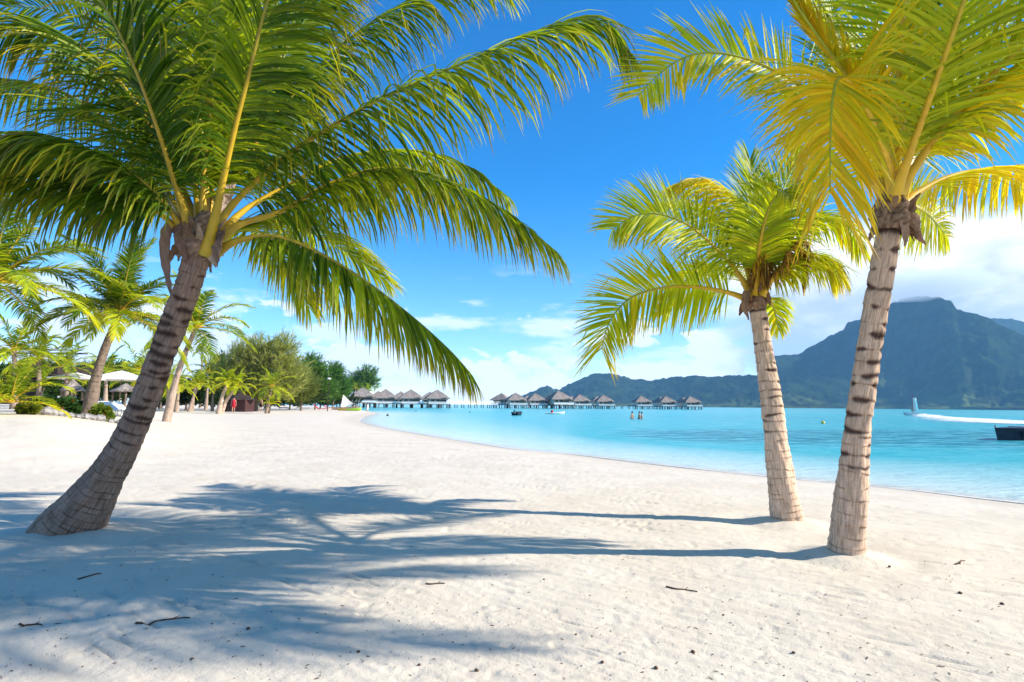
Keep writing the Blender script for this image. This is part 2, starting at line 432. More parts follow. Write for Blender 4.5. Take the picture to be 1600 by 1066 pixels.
Z = hgt0(X, Y, sgn) + np.where(sgn > 0, relief(X, Y) * S(0.0, 1.6, sgn), 0)
for bu, bv, ba in ((106, 832, 0.5), (1322, 868, 0.26), (1229, 816, 0.3)):
    q_ = gpt(bu, bv); rr_ = np.hypot(X - q_[0], Y - q_[1]); Z = Z + 0.045 * np.exp(-(rr_ / ba) ** 2) * (0.6 + 0.8 * fbm(X * 5, Y * 5, 3, 15)) - 0.02 * np.exp(-((rr_ - ba * 1.6) / 0.15) ** 2)
wet = 0.6 * (1 - S(0.3, 2.4, sgn + 0.5 * (fbm(X * 0.8, Y * 0.8, 2, 12) - 0.5))) * 0.9
struct(ob('sand_beach', mesh('sand_beach', np.stack([X, Y, Z], -1).reshape(-1, 3), grid_faces(n, m), M_sand, smooth=True, extra={'wet': wet.ravel()})))
# lagoon sheet
X, Y, n, m = polar(300, np.r_[4, 5.5, np.geomspace(7, 95, 190)], np.geomspace(100, 9000, 70))
sgn = shore(X.ravel(), Y.ravel()).reshape(X.shape)
dep = np.where(sgn < 0, seabed(X, Y, sgn), -0.3 * (1 - np.exp(-np.maximum(sgn, 0) / 2.2)))
keep = (sgn < 1.2).ravel(); Fq = grid_faces(n, m); Fq = Fq[keep[Fq].any(1)]
Vw = np.stack([X, Y, np.zeros_like(X)], -1).reshape(-1, 3)
used = np.unique(Fq); remap = np.zeros(len(Vw), int); remap[used] = np.arange(len(used))
struct(ob('lagoon_water', mesh('lagoon_water', Vw[used], remap[Fq], M_water, smooth=True, extra={'depth': dep.ravel()[used]})))
# foam lip along the waterline
P = even(SHC[(SHC[:, 1] > -2) & (SHC[:, 1] < 60)], 500)
T = unit(np.gradient(P, axis=0)); Nn = np.stack([-T[:, 1], T[:, 0]], 1)
k = np.arange(500)
off = 0.28 * (fbm(k * 0.05, k * 0.0, 3, 3) - 0.5) ; wd = 0.05 + 0.20 * fbm(k * 0.11, k * 0 + 3, 3, 4) * (1 - S(16, 40, P[:, 1]))
rows = []
for f_, h_ in ((-1, 0.004), (-0.4, 0.016), (0.3, 0.022), (1, 0.014)):
    q_ = P + Nn * (off + f_ * wd * 0.5 - 0.02)[:, None]; rows.append(np.c_[q_, np.full(500, h_) + 0.002 * vn(k * 0.7, k * 0, 5)])
struct(ob('shore_foam', mesh('shore_foam', np.stack(rows, 1).reshape(-1, 3), grid_faces(500, 4), M_foam, smooth=True, extra={'foam': np.tile([0.25, 0.6, 0.55, 0.2], 500)})))
bpy.data.objects['shore_foam']['kind'] = 'stuff'; tag(bpy.data.objects['shore_foam'], 'thin white foam line where the lagoon laps the sand', 'foam')

# ------------------------------------------------------------------ island across the lagoon
def mountain_material():
    m, t, b, q = mat('forested_slope')
    tc = t.nodes.new('ShaderNodeTexCoord'); o = tc.outputs['Object']
    at = t.nodes.new('ShaderNodeAttribute'); at.attribute_name = 'low'
    n1 = q.noise(o, 0.012, 8, 0.65); n2 = q.noise(o, 0.004, 4, 0.5)
    c = q.mix(q.ss(n1, 0.35, 0.65), (0.008, 0.017, 0.010, 1), (0.028, 0.046, 0.018, 1))  # forest greens darkened in place of cloud shadow on the slopes
    c = q.mix(q.m('MULTIPLY', q.ss(n2, 0.45, 0.62), at.outputs['Fac']), c, (0.10, 0.13, 0.04, 1))
    t.links.new(c, b.inputs['Base Color']); b.inputs['Roughness'].default_value = 1; b.inputs['Specular IOR Level'].default_value = 0.0
    bp = t.nodes.new('ShaderNodeBump'); bp.inputs['Strength'].default_value = 0.8; bp.inputs['Distance'].default_value = 34
    t.links.new(n1, bp.inputs['Height']); t.links.new(bp.outputs[0], b.inputs['Normal'])
    return m
M_mtn = mountain_material()
def ridge_mesh(name, prof, r0, rr, r1, nu, nr, seed, rough=1.0):
    pu = np.array([p[0] for p in prof], float); pv = np.array([p[1] for p in prof], float)
    u = np.linspace(pu[0], pu[-1], nu)
    v = np.interp(u, pu, pv)
    t = np.linspace(0, 1, nr)
    V = np.zeros((nu, nr, 3)); low = np.zeros((nu, nr))
    rad = np.where(t < 0.68, r0 + (rr - r0) * t / 0.68, rr + (r1 - rr) * (t - 0.68) / 0.32)
    for i in range(nu):
        d = ray(u[i], v[i]); hor = math.hypot(d[0], d[1]); h = max(0.0, CAM[2] + rr * d[2] / hor)
        dx, dy = d[0] / hor, d[1] / hor
        shp = np.where(t < 0.68, 0.72 * (t / 0.68) ** 1.15 + 0.28 * (t / 0.68) ** 3.0, 1 - 0.9 * S(0, 1, (t - 0.68) / 0.32))
        wob = 1 + 0.06 * math.sin(u[i] * 0.013 + seed)
        x = dx * rad * wob; y = dy * rad * wob
        gul = fbm(np.full(nr, u[i] * 0.03 + seed) + t * 1.3, t * 2.6, 5, 21) - 0.47
        nz = fbm(x * 0.006, y * 0.006, 5, 31) - 0.47
        amp = np.sin(np.clip(t / 0.68, 0, 1) * math.pi) * h
        z = h * wob * shp + rough * (gul * 0.22 * amp + nz * 0.44 * amp) + (vn(x * 0.05, y * 0.05, 7) - 0.5) * 14 * S(0, 0.05, t)
        z = np.where(t == 0, -6, np.maximum(z, 2 + 14 * vn(x * 0.02, y * 0.02, 3)))
        V[i, :, 0] = x; V[i, :, 1] = y; V[i, :, 2] = z; low[i] = 1 - S(0.02, 0.35, t)
    o = ob(name, mesh(name, V.reshape(-1, 3), grid_faces(nu, nr), M_mtn, smooth=True, extra={'low': low.ravel()}))
    return struct(o)
ridge_mesh('mountain', [(1186, 637), (1192, 600), (1200, 566), (1206, 556), (1219, 555), (1251, 553), (1259, 546), (1280, 535), (1298, 524), (1318, 515), (1324, 504), (1343, 498),
    (1372, 484), (1398, 470), (1430, 462), (1465, 463), (1487, 471), (1495, 482), (1516, 487), (1542, 496), (1570, 510), (1600, 524), (1660, 545), (1760, 575), (1900, 600), (2100, 618), (2400, 640)],
    3100, 4200, 5200, 420, 90, 3)
ridge_mesh('low_hills', [(800, 634), (815, 619), (832, 612), (845, 606), (855, 602), (866, 608), (874, 609), (890, 600), (905, 593), (925, 584), (945, 583), (965, 586), (990, 592), (1020, 595), (1045, 590), (1062, 589),
    (1085, 586), (1105, 589), (1140, 587), (1180, 586), (1230, 584), (1300, 590), (1400, 600), (1500, 620), (1560, 640)], 2900, 3700, 4600, 360, 60, 8)
ridge_mesh('far_hill', [(1480, 560), (1530, 500), (1556, 496), (1580, 497), (1610, 505), (1700, 530), (1850, 590), (2000, 630)], 5200, 6400, 7400, 120, 40, 5)

# ------------------------------------------------------------------ palms
SEGW = np.array([0.55, 1.0, 0.97, 0.8, 0.5, 0.04])
def leaflets(P0, D, Tn, L, Wd, droop, col, tipc, kink=None, nseg=5):
    """strips of nseg folded quads: roots P0, directions D, blade axis Tn, lengths L."""
    n = len(P0); rows = []; p = P0.copy(); d = D.copy()
    ax = unit(Tn - d * (Tn * d).sum(1, keepdims=True))
    grav = np.array([0, 0, -1.0])
    wv = SEGW if nseg == 5 else np.interp(np.linspace(0, 5, nseg + 1), np.arange(6), SEGW)
    C = np.zeros((n, nseg + 1, 3, 4)); V = np.zeros((n, nseg + 1, 3, 3))
    for k in range(nseg + 1):
        nrm = np.cross(d, ax)
        hw = (Wd * wv[k])[:, None]
        V[:, k, 0] = p - ax * hw + nrm * hw * 0.35; V[:, k, 1] = p; V[:, k, 2] = p + ax * hw + nrm * hw * 0.35
        f = max(0.0, (k / nseg - 0.55) / 0.45)
        cc = col * (1 - f * tipc[:, 3:4]) + tipc[:, :3] * f * tipc[:, 3:4]
        C[:, k, :, :3] = cc[:, None, :]; C[:, k, :, 3] = 1
        C[:, k, 1, :3] *= np.array([1.12, 1.06, 0.9])
        if k < nseg:
            p = p + d * (L / nseg)[:, None]
            d = unit(d + grav * (droop * (0.5 + 0.28 * k))[:, None])
            if kink is not None: d = unit(d + grav * (kink * (k == 2))[:, None])
            ax = unit(ax - d * (ax * d).sum(1, keepdims=True))
    base = []
    for k in range(nseg):
        for j in (0, 1): base.append([k * 3 + j, k * 3 + j + 1, k * 3 + 3 + j + 1, k * 3 + 3 + j])
    base = np.array(base)
    Fc = (np.arange(n)[:, None, None] * (nseg + 1) * 3 + base[None]).reshape(-1, 4)
    return V.reshape(-1, 3), Fc, C.reshape(-1, 4), base
GREEN = np.array([0.055, 0.125, 0.010]); YEL = np.array([0.72, 0.52, 0.02]); LIME = np.array([0.42, 0.50, 0.02]); BROWN = np.array([0.30, 0.17, 0.07])
def frond_geo(P, side=None, twist=0.0, L=0.75, n=70, droop=0.2, vang=0.25, yellow=0.2, tipb=0.4, pet=0.14, a0=70, a1=22, W=0.0128, jit=1.0, r0=0.032, seed=0, asym=None, nseg=5, missing=0.03, base_col=None, lmin=0.45):
    rg = np.random.default_rng(seed + 1000)
    Q = even(cat(P, 60), 60); T = unit(np.gradient(Q, axis=0))
    if side is None:
        o = Q[-1] - Q[0]; o[2] = 0
        side = np.cross(o, [0, 0, 1.0])
    side = np.asarray(side, float)
    # rachis
    tt = np.linspace(0, 1, 60)
    rad = r0 * np.interp(tt, [0, 0.04, 0.15, 0.5, 1], [1.7, 1.15, 0.75, 0.42, 0.10])
    RV, RF = tube_vf(Q, rad, 8)
    pc = np.array([0.72, 0.46, 0.03]) * (1 - 0.25 * (1 - yellow)) + 0.0
    gcol = (GREEN * 1.3 * (1 - yellow) + LIME * yellow) * 0.9 + 0.02
    f = S(0.25, 0.85, tt)[:, None]
    RC = np.repeat(pc[None] * (1 - f) + gcol[None] * f, 8, axis=0).reshape(60, 8, 3)
    RC = (RC * (0.88 + 0.24 * rg.random((60, 1, 1)))).reshape(-1, 3)
    # leaflets
    Vs, Fs, Cs, cnt = [], [], [], 0; base = None
    sgs = (1, -1)
    for sg in sgs:
        t = pet + (1 - pet) * np.linspace(0, 1, n) ** 0.97 + rg.normal(0, 0.0025 * jit, n); t = np.clip(t, pet * 0.9, 0.999)
        kp = rg.random(n) > missing; t = t[kp]; k = len(t)
        i = t * 59; i0 = np.minimum(i.astype(int), 58); fr = (i - i0)[:, None]
        p = Q[i0] * (1 - fr) + Q[i0 + 1] * fr; tn = unit(T[i0] * (1 - fr) + T[i0 + 1] * fr)
        s = unit(side[None] - tn * (tn @ side)[:, None]); up = np.cross(s, tn)
        tw = twist + rg.normal(0, 0.05 * jit, k)
        s, up = s * np.cos(tw)[:, None] + up * np.sin(tw)[:, None], up * np.cos(tw)[:, None] - s * np.sin(tw)[:, None]
        x = (t - pet) / (1 - pet)
        ang = np.radians(a0 + (a1 - a0) * x ** 1.1) + rg.normal(0, 0.07 * jit, k)
        va = vang + rg.normal(0, 0.12 * jit, k)
        d = unit(np.cos(ang)[:, None] * tn + np.sin(ang)[:, None] * (sg * s * np.cos(va)[:, None] + up * np.sin(va)[:, None]))
        ll = L * np.interp(x, [0, 0.08, 0.3, 0.6, 0.85, 1], [0.6, 0.8, 1, 0.92, 0.68, lmin]) * (1 + rg.normal(0, 0.06 * jit, k))
        if asym: ll = ll * (asym[0] if sg > 0 else asym[1])
        dr = np.maximum(0, droop * (1 + rg.normal(0, 0.3 * jit, k)))
        yy = np.clip(yellow + rg.normal(0, 0.13, k) + 0.18 * (x - 0.5) + 0.2 * (vn(x * 9, x * 0 + seed, 3) - 0.5), 0, 1)[:, None]
        col = np.where(yy < 0.5, GREEN * (1 - yy * 2) + LIME * yy * 2, LIME * (2 - yy * 2) + YEL * (yy * 2 - 1))
        if base_col is not None: col = np.asarray(base_col)[None] * (0.7 + 0.6 * rg.random((k, 1)))
        col = col * (0.82 + 0.36 * rg.random((k, 1)))
        tb = np.clip(tipb * rg.random(k) * 2.3 * (0.4 + x), 0, 1)
        tip = np.c_[np.where(rg.random((k, 1)) < 0.55, YEL * 1.05, BROWN), tb]
        kink = (rg.random(k) < 0.06) * 1.6 * (jit > 0)
        V, Fc, C, base = leaflets(p, d, unit(tn + 0.25 * rg.normal(0, 1, (k, 3)) * jit), ll, W * (0.85 + 0.3 * rg.random(k)) * np.interp(x, [0, .2, .8, 1], [.8, 1, .85, .6]), dr, col, tip, kink, nseg)
        Vs.append(V); Fs.append(Fc + cnt); Cs.append(C); cnt += len(V)
    return (RV, RF, RC), (np.vstack(Vs), np.vstack(Fs), np.vstack(Cs), base, (nseg + 1) * 3)
def frond(parent, origin, P, separate=False, joined=False, label=None, **kw):
    P = np.asarray(P, float) - origin
    rach, lf = frond_geo(P, **kw)
    if False:
        nv = len(rach[0])
        V = np.vstack([rach[0], lf[0]]); Fc = np.vstack([rach[1], lf[1] + nv]); C = np.vstack([np.c_[rach[2], np.ones(nv)], lf[2]])
        o = ob('frond', mesh('frond', V, Fc, M_leaf, C), parent)
    else:
        o = ob('frond', mesh('frond', rach[0], rach[1], M_pet, rach[2], smooth=True), parent)
        if separate:
            per = lf[4]; nl = len(lf[0]) // per
            for i in range(nl):
                sl = slice(i * per, (i + 1) * per)
                ob('leaflet', mesh('leaflet', lf[0][sl], lf[3], M_leaf, lf[2][sl]), o)
        else:
            l = ob('leaflets', mesh('leaflets', lf[0], lf[1], M_leaf, lf[2]), o); l['kind'] = 'stuff'
    if label: o['label'] = label
    return o
def trunk_geo(P, rad, spacing, seed, na=64, nl=440, dark=1.0, scar=1.0, tone=(0.62, 0.455, 0.335)):
    rg = np.random.default_rng(seed)
    Q = even(cat(P, 120), nl); T, U, Wv = frames(Q)
    Ls = np.r_[0, np.cumsum(np.linalg.norm(np.diff(Q, axis=0), axis=1))]; tot = Ls[-1]; tt = Ls / tot
    r = np.interp(tt, np.linspace(0, 1, len(rad)), rad)
    th = np.arange(na) * 2 * np.pi / na
    TH, SS = np.meshgrid(th, Ls); TT = SS / tot
    sk = []; s = 0.05
    while s < tot: sk.append(s); s += spacing * (0.55 + 0.35 * (s / tot)) * (0.65 + 0.8 * rg.random())
    cx = np.cos(TH); sx = np.sin(TH)
    disp = np.zeros_like(TH); sc = np.zeros_like(TH); line = np.zeros_like(TH); step = np.zeros_like(TH)
    for k, s0 in enumerate(sk):
        ph = rg.random() * 6.28; tl = 0.018 * rg.random()
        pos = s0 + tl * np.cos(TH - ph) + 0.012 * (vn(cx * 2 + k * 3.3, sx * 2, 5) - 0.5)
        wth = 0.036 * scar * S(0.10, 0.55, TT) * np.clip((vn(cx * 1.1 + k * 7.1, sx * 1.1 + 3, 8) - 0.33) * 2.2, 0, 1) + 0.0018
        q = (SS - pos) / wth
        sc = np.maximum(sc, np.exp(-np.abs(q) ** 3.0) * S(0.003, 0.02, wth))
        line = np.maximum(line, np.exp(-((SS - pos) / 0.006) ** 2) * (0.15 + 0.85 * S(0.38, 0.75, vn(cx * 2.6 + k * 1.7, sx * 2.6, 4))))
        step += np.where((SS > pos) & (SS < pos + 0.09), 0.008 * np.exp(-(SS - pos) / 0.03), 0)
    lump = fbm(cx * 1.6 + 5, SS * 3.5 + sx * 1.6, 3, seed + 3) - 0.45
    fine = vn(TH * 14, SS * 9, seed + 4) - 0.5
    disp = step - 0.007 * sc - 0.004 * line + 0.045 * lump * r[:, None] / 0.14 + 0.003 * fine * (1 - 0.6 * TT)
    rr = r[:, None] + disp
    V = Q[:, None] + rr[..., None] * (cx[..., None] * U[:, None] + sx[..., None] * Wv[:, None])
    v = fbm(TH * 3.2 + 2, SS * 6, 4, seed)
    tone = np.array(tone) * dark
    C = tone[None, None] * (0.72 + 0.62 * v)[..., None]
    C = C * (1 - 0.55 * line[..., None])
    C = C * (1 - sc[..., None]) + np.array([0.085, 0.05, 0.04]) * sc[..., None] * (0.8 + 0.5 * v[..., None])
    uv = np.stack([TH * 0.15, SS, np.zeros_like(SS)], -1)
    i = np.arange(nl - 1)[:, None] * na; j = np.arange(na)[None, :]; j2 = (j + 1) % na
    Fc = np.stack([i + j, i + j2, i + na + j2, i + na + j], -1).reshape(-1, 4)
    return V.reshape(-1, 3), Fc, C.reshape(-1, 3), uv.reshape(-1, 3)
def trunk(parent, origin, P, rad, spacing=0.13, seed=1, **kw):
    V, Fc, C, uv = trunk_geo(np.asarray(P) - origin, rad, spacing, seed, **kw)
    return ob('trunk', mesh('trunk', V, Fc, M_bark, C, smooth=True, extra={'buv': uv}), parent)
def husk(parent, name, P, width, col, seed=0, roll=0.0, fold=0.35):
    """a dry leathery strip with rolled edges"""
    rg = np.random.default_rng(seed); P = even(cat(P, 30), 14); T, U, Wv = frames(P)
    a = roll; ax = U * math.cos(a) + Wv * math.sin(a); nr = np.cross(T, ax)
    V = []; C = []
    wp = np.interp(np.linspace(0, 1, 14), [0, 0.15, 0.6, 1], [0.6, 1, 0.8, 0.15]) * width
    for i in range(14):
        for j in range(7):
            f = (j - 3) / 3
            V.append(P[i] + ax[i] * wp[i] * f * 0.5 + nr[i] * wp[i] * fold * f * f + rg.normal(0, width * 0.03, 3)); C.append(np.array(col) * (0.75 + 0.5 * rg.random()))
    return ob(name, mesh(name, V, grid_faces(14, 7), M_husk, np.array(C), smooth=True), parent)
def crown_core(parent, c, axis, r, seed, h=0.32):
    """fibrous boot of sheaths under the petioles"""
    rg = np.random.default_rng(seed); axis = unit(axis)
    tt = np.linspace(0, 1, 16); P = c + axis[None] * (tt[:, None] - 0.35) * h
    rad = r * np.interp(tt, [0, 0.2, 0.6, 1], [0.95, 1.25, 1.2, 0.55])
    V, Fc = tube_vf(P, rad, 36); V = V.reshape(16, 36, 3)
    k = fbm(np.arange(36)[None] * 0.55 + 0 * tt[:, None], tt[:, None] * 5 + 0 * np.arange(36)[None], 4, seed) - 0.45
    V = V + (V - P[:, None]) * k[..., None] * 0.9
    C = np.array([0.22, 0.14, 0.09])[None] * (0.45 + 1.3 * rg.random((16 * 36, 1)))
    return ob('leaf_sheath', mesh('leaf_sheath', V.reshape(-1, 3), Fc, M_husk, C, smooth=True), parent)

def crown_litter(parent, c, r, n, seed):
    rg = np.random.default_rng(seed)
    for i in range(n):
        a = rg.random() * 6.283; z0 = rg.uniform(0.0, 0.16); o_ = np.array([math.cos(a), math.sin(a), 0])
        L_ = rg.uniform(0.10, 0.24); up = rg.random() < 0.5
        p0 = c + o_ * r * 0.9 + [0, 0, z0 - 0.06]; p1 = p0 + o_ * r * rg.uniform(0.4, 0.9) + [0, 0, (0.5 if up else -0.2) * L_]; p2 = p1 + o_ * r * rg.uniform(0.0, 0.8) + [0, 0, (0.5 if up else -0.8) * L_]
        husk(parent, 'fibre_sheath', [p0, p1, p2], rg.uniform(0.05, 0.12), [(0.34, 0.21, 0.13), (0.24, 0.15, 0.09), (0.46, 0.33, 0.23)][rg.integers(3)], seed + i, rg.random() * 3)
def pxs(L): return [px(*a) for a in L]

# --- leaning palm at the left
b0 = gpt(102, 832); Y0 = b0[1]; Yc = Y0 - 0.35
A = tag(empty('coconut_palm', b0), 'leaning coconut palm with shade-toned brown trunk, long arching green fronds and yellow stalks', 'palm tree', 'coconut palms standing on the open sand')
tp = [px(92, 862, Y0), px(106, 832, Y0), px(148, 772, Y0 - 0.03), px(196, 694, Y0 - 0.1), px(232, 610, Y0 - 0.18), px(262, 530, Y0 - 0.25), px(290, 455, Y0 - 0.31), px(310, 395, Yc), px(318, 365, Yc)]
trunk(A, b0, tp, [0.28, 0.215, 0.148, 0.120, 0.109, 0.104, 0.102, 0.100, 0.092], 0.10, 4, dark=0.72, scar=0.8, tone=(0.46, 0.305, 0.225))  # browner bark, darkened further in place of the shade on it
cA = px(314, 380, Yc)
crown_core(A, cA - b0, np.array([0.25, 0, 1]), 0.115, 3, 0.42)
FA = [
  (dict(L=0.89, n=149, droop=0.48, vang=-0.55, yellow=0.10, tipb=0.5, pet=0.17, seed=1, separate=True, W=0.0133), [(326, 385, 0), (352, 335, -.02), (398, 285, -.06), (470, 228, -.12), (600, 152, -.2), (740, 92, -.28), (860, 42, -.33), (935, 33, -.36), (985, 82, -.38)]),
  (dict(L=0.84, n=162, droop=0.48, vang=-0.55, yellow=0.20, tipb=0.6, pet=0.17, seed=2), [(334, 388, 0), (372, 352, .05), (440, 330, .15), (520, 285, .25), (610, 262, .35), (700, 282, .42), (790, 330, .48), (868, 392, .5)]),
  (dict(L=0.80, n=144, droop=0.48, vang=-0.55, yellow=0.20, tipb=0.4, pet=0.16, seed=3), [(332, 380, .1), (380, 330, .25), (450, 290, .45), (540, 245, .7), (640, 235, .95), (720, 255, 1.15), (790, 305, 1.3)]),
  (dict(L=0.71, n=144, droop=0.48, vang=-0.55, yellow=0.15, tipb=0.6, pet=0.15, seed=4, separate=False), [(336, 396, 0), (372, 376, -.05), (425, 370, -.1), (482, 388, -.12), (560, 432, -.12), (640, 492, -.1), (700, 545, -.05), (734, 582, 0)]),
  (dict(L=0.68, n=126, droop=0.3, vang=0.2, yellow=0.30, tipb=0.4, pet=0.16, seed=5), [(334, 380, .1), (370, 350, .4), (430, 345, .9), (500, 370, 1.4), (560, 405, 1.8), (605, 440, 2.0)]),
  (dict(L=0.71, n=126, droop=0.35, vang=0.2, yellow=0.45, tipb=0.4, pet=0.16, seed=6), [(332, 385, .15), (365, 362, .6), (405, 362, 1.1), (440, 400, 1.5), (465, 445, 1.7), (482, 480, 1.8)]),
  (dict(L=0.91, n=171, droop=0.42, vang=-0.35, yellow=0.15, tipb=0.6, pet=0.22, seed=7, separate=False, r0=0.04), [(322, 398, -.05), (338, 330, -.2), (362, 220, -.42), (390, 110, -.6), (418, 0, -.75), (455, -90, -.85), (520, -150, -.9), (600, -150, -.95)]),
  (dict(L=0.91, n=171, droop=0.32, vang=-0.35, yellow=0.02, tipb=0.5, pet=0.16, seed=8, separate=False, side=(0.75, -0.65, 0)), [(300, 372, -.05), (280, 310, -.2), (248, 205, -.5), (200, 80, -.8), (155, -5, -1.0), (110, -60, -1.15), (50, -80, -1.25), (-20, -50, -1.3)]),
  (dict(L=0.75, n=144, droop=0.48, vang=-0.55, yellow=0.02, tipb=0.4, pet=0.2, seed=9, separate=False), [(302, 392, -.05), (258, 340, -.12), (200, 308, -.2), (130, 284, -.3), (60, 262, -.4), (0, 252, -.48), (-60, 258, -.55), (-120, 290, -.6)]),
  (dict(L=0.82, n=153, droop=0.25, vang=0.2, yellow=0.15, tipb=0.5, pet=0.14, seed=10, side=(1, 0.2, 0)), [(318, 360, .05), (322, 285, .12), (314, 197, .15), (293, 80, .1), (270, -20, 0), (235, -100, -.15), (190, -140, -.3)]),
  (dict(L=0.85, n=153, droop=0.48, vang=-0.55, yellow=0.07, tipb=0.4, pet=0.14, seed=11), [(328, 370, .1), (352, 310, .2), (430, 180, .4), (540, 66, .55), (640, 0, .65), (720, -30, .7), (790, -20, .75)]),
  (dict(L=0.89, n=153, droop=0.35, vang=0.15, yellow=0.05, tipb=0.4, pet=0.14, seed=12, side=(0.8, 0.5, 0)), [(325, 365, .2), (345, 290, .5), (390, 180, .9), (450, 70, 1.2), (520, -30, 1.4), (600, -70, 1.5)]),
  (dict(L=0.85, n=153, droop=0.3, vang=0.15, yellow=0.02, tipb=0.4, pet=0.14, seed=13, side=(0.9, -0.3, 0)), [(310, 362, .2), (285, 290, .5), (235, 180, .9), (170, 80, 1.2), (90, 20, 1.4), (10, 10, 1.5)]),
  (dict(L=0.85, n=153, droop=0.3, vang=0.15, yellow=0.10, tipb=0.4, pet=0.14, seed=14, side=(1, 0, 0)), [(320, 360, .3), (330, 260, .7), (345, 130, 1.1), (370, 10, 1.3), (400, -90, 1.4)]),
  (dict(L=0.82, n=144, droop=0.48, vang=-0.55, yellow=0.05, tipb=0.4, pet=0.15, seed=15), [(308, 372, .15), (270, 320, .5), (200, 260, .9), (110, 230, 1.3), (30, 240, 1.6), (-40, 280, 1.8)]),
  (dict(L=0.80, n=126, droop=0.3, vang=0.1, yellow=0.40, tipb=0.3, pet=0.12, seed=16, side=(1, 0, 0)), [(318, 362, .0), (318, 280, -.05), (330, 170, -.15), (338, 50, -.25), (350, -60, -.35)]),
]
FA2 = [(dict(L=0.86, n=140, W=0.0125, droop=0.4, vang=-0.4, yellow=0.02, tipb=0.5, pet=0.15, seed=300 + i, side=sd_), p_) for i, (sd_, p_) in enumerate([
  (None, [(305, 368, .0), (275, 290, -.05), (225, 180, -.1), (150, 90, -.15), (60, 40, -.2), (-40, 60, -.2)]),
  (None, [(300, 372, .1), (255, 290, .3), (180, 200, .5), (90, 140, .7), (0, 130, .8), (-70, 170, .85)]),
  ((0.9, -0.2, 0.3), [(312, 365, .05), (300, 250, .15), (262, 120, .25), (210, 10, .3), (150, -60, .3), (70, -80, .3)]),
  ((0.8, 0.4, 0), [(330, 365, .1), (365, 270, .3), (420, 140, .5), (470, 40, .6), (530, -30, .65)]),
  ((0.9, 0.2, 0), [(322, 360, .2), (340, 240, .5), (372, 110, .8), (400, 0, 1.0), (440, -80, 1.1)]),
  (None, [(296, 374, .0), (240, 300, -.3), (150, 240, -.6), (60, 215, -.8), (-30, 230, -.95)])])]
for kw, pts in FA + FA2:
    sep = kw.pop('separate', False)
    frond(A, b0, [px(u, v, Yc + dy) for u, v, dy in pts], separate=sep, **kw)
crown_litter(A, cA - b0, 0.11, 14, 500)
husk(A, 'dead_spathe', [px(268, 345, Yc - .1) - b0, px(262, 390, Yc - .12) - b0, px(264, 430, Yc - .13) - b0, px(268, 462, Yc - .12) - b0], 0.11, (0.30, 0.19, 0.14), 3, 0.2)
husk(A, 'dead_spathe', [px(345, 330, Yc + .1) - b0, px(352, 300, Yc + .08) - b0, px(368, 285, Yc + .1) - b0], 0.16, (0.55, 0.42, 0.34), 4, 0.8)
husk(A, 'fibre_sheath', [px(352, 360, Yc - .05) - b0, px(345, 385, Yc - .1) - b0, px(340, 415, Yc - .05) - b0], 0.15, (0.28, 0.18, 0.13), 5, 0.5)
husk(A, 'fibre_sheath', [px(285, 345, Yc - .1) - b0, px(288, 375, Yc - .16) - b0, px(292, 410, Yc - .12) - b0], 0.15, (0.22, 0.13, 0.09), 6, 0.1)

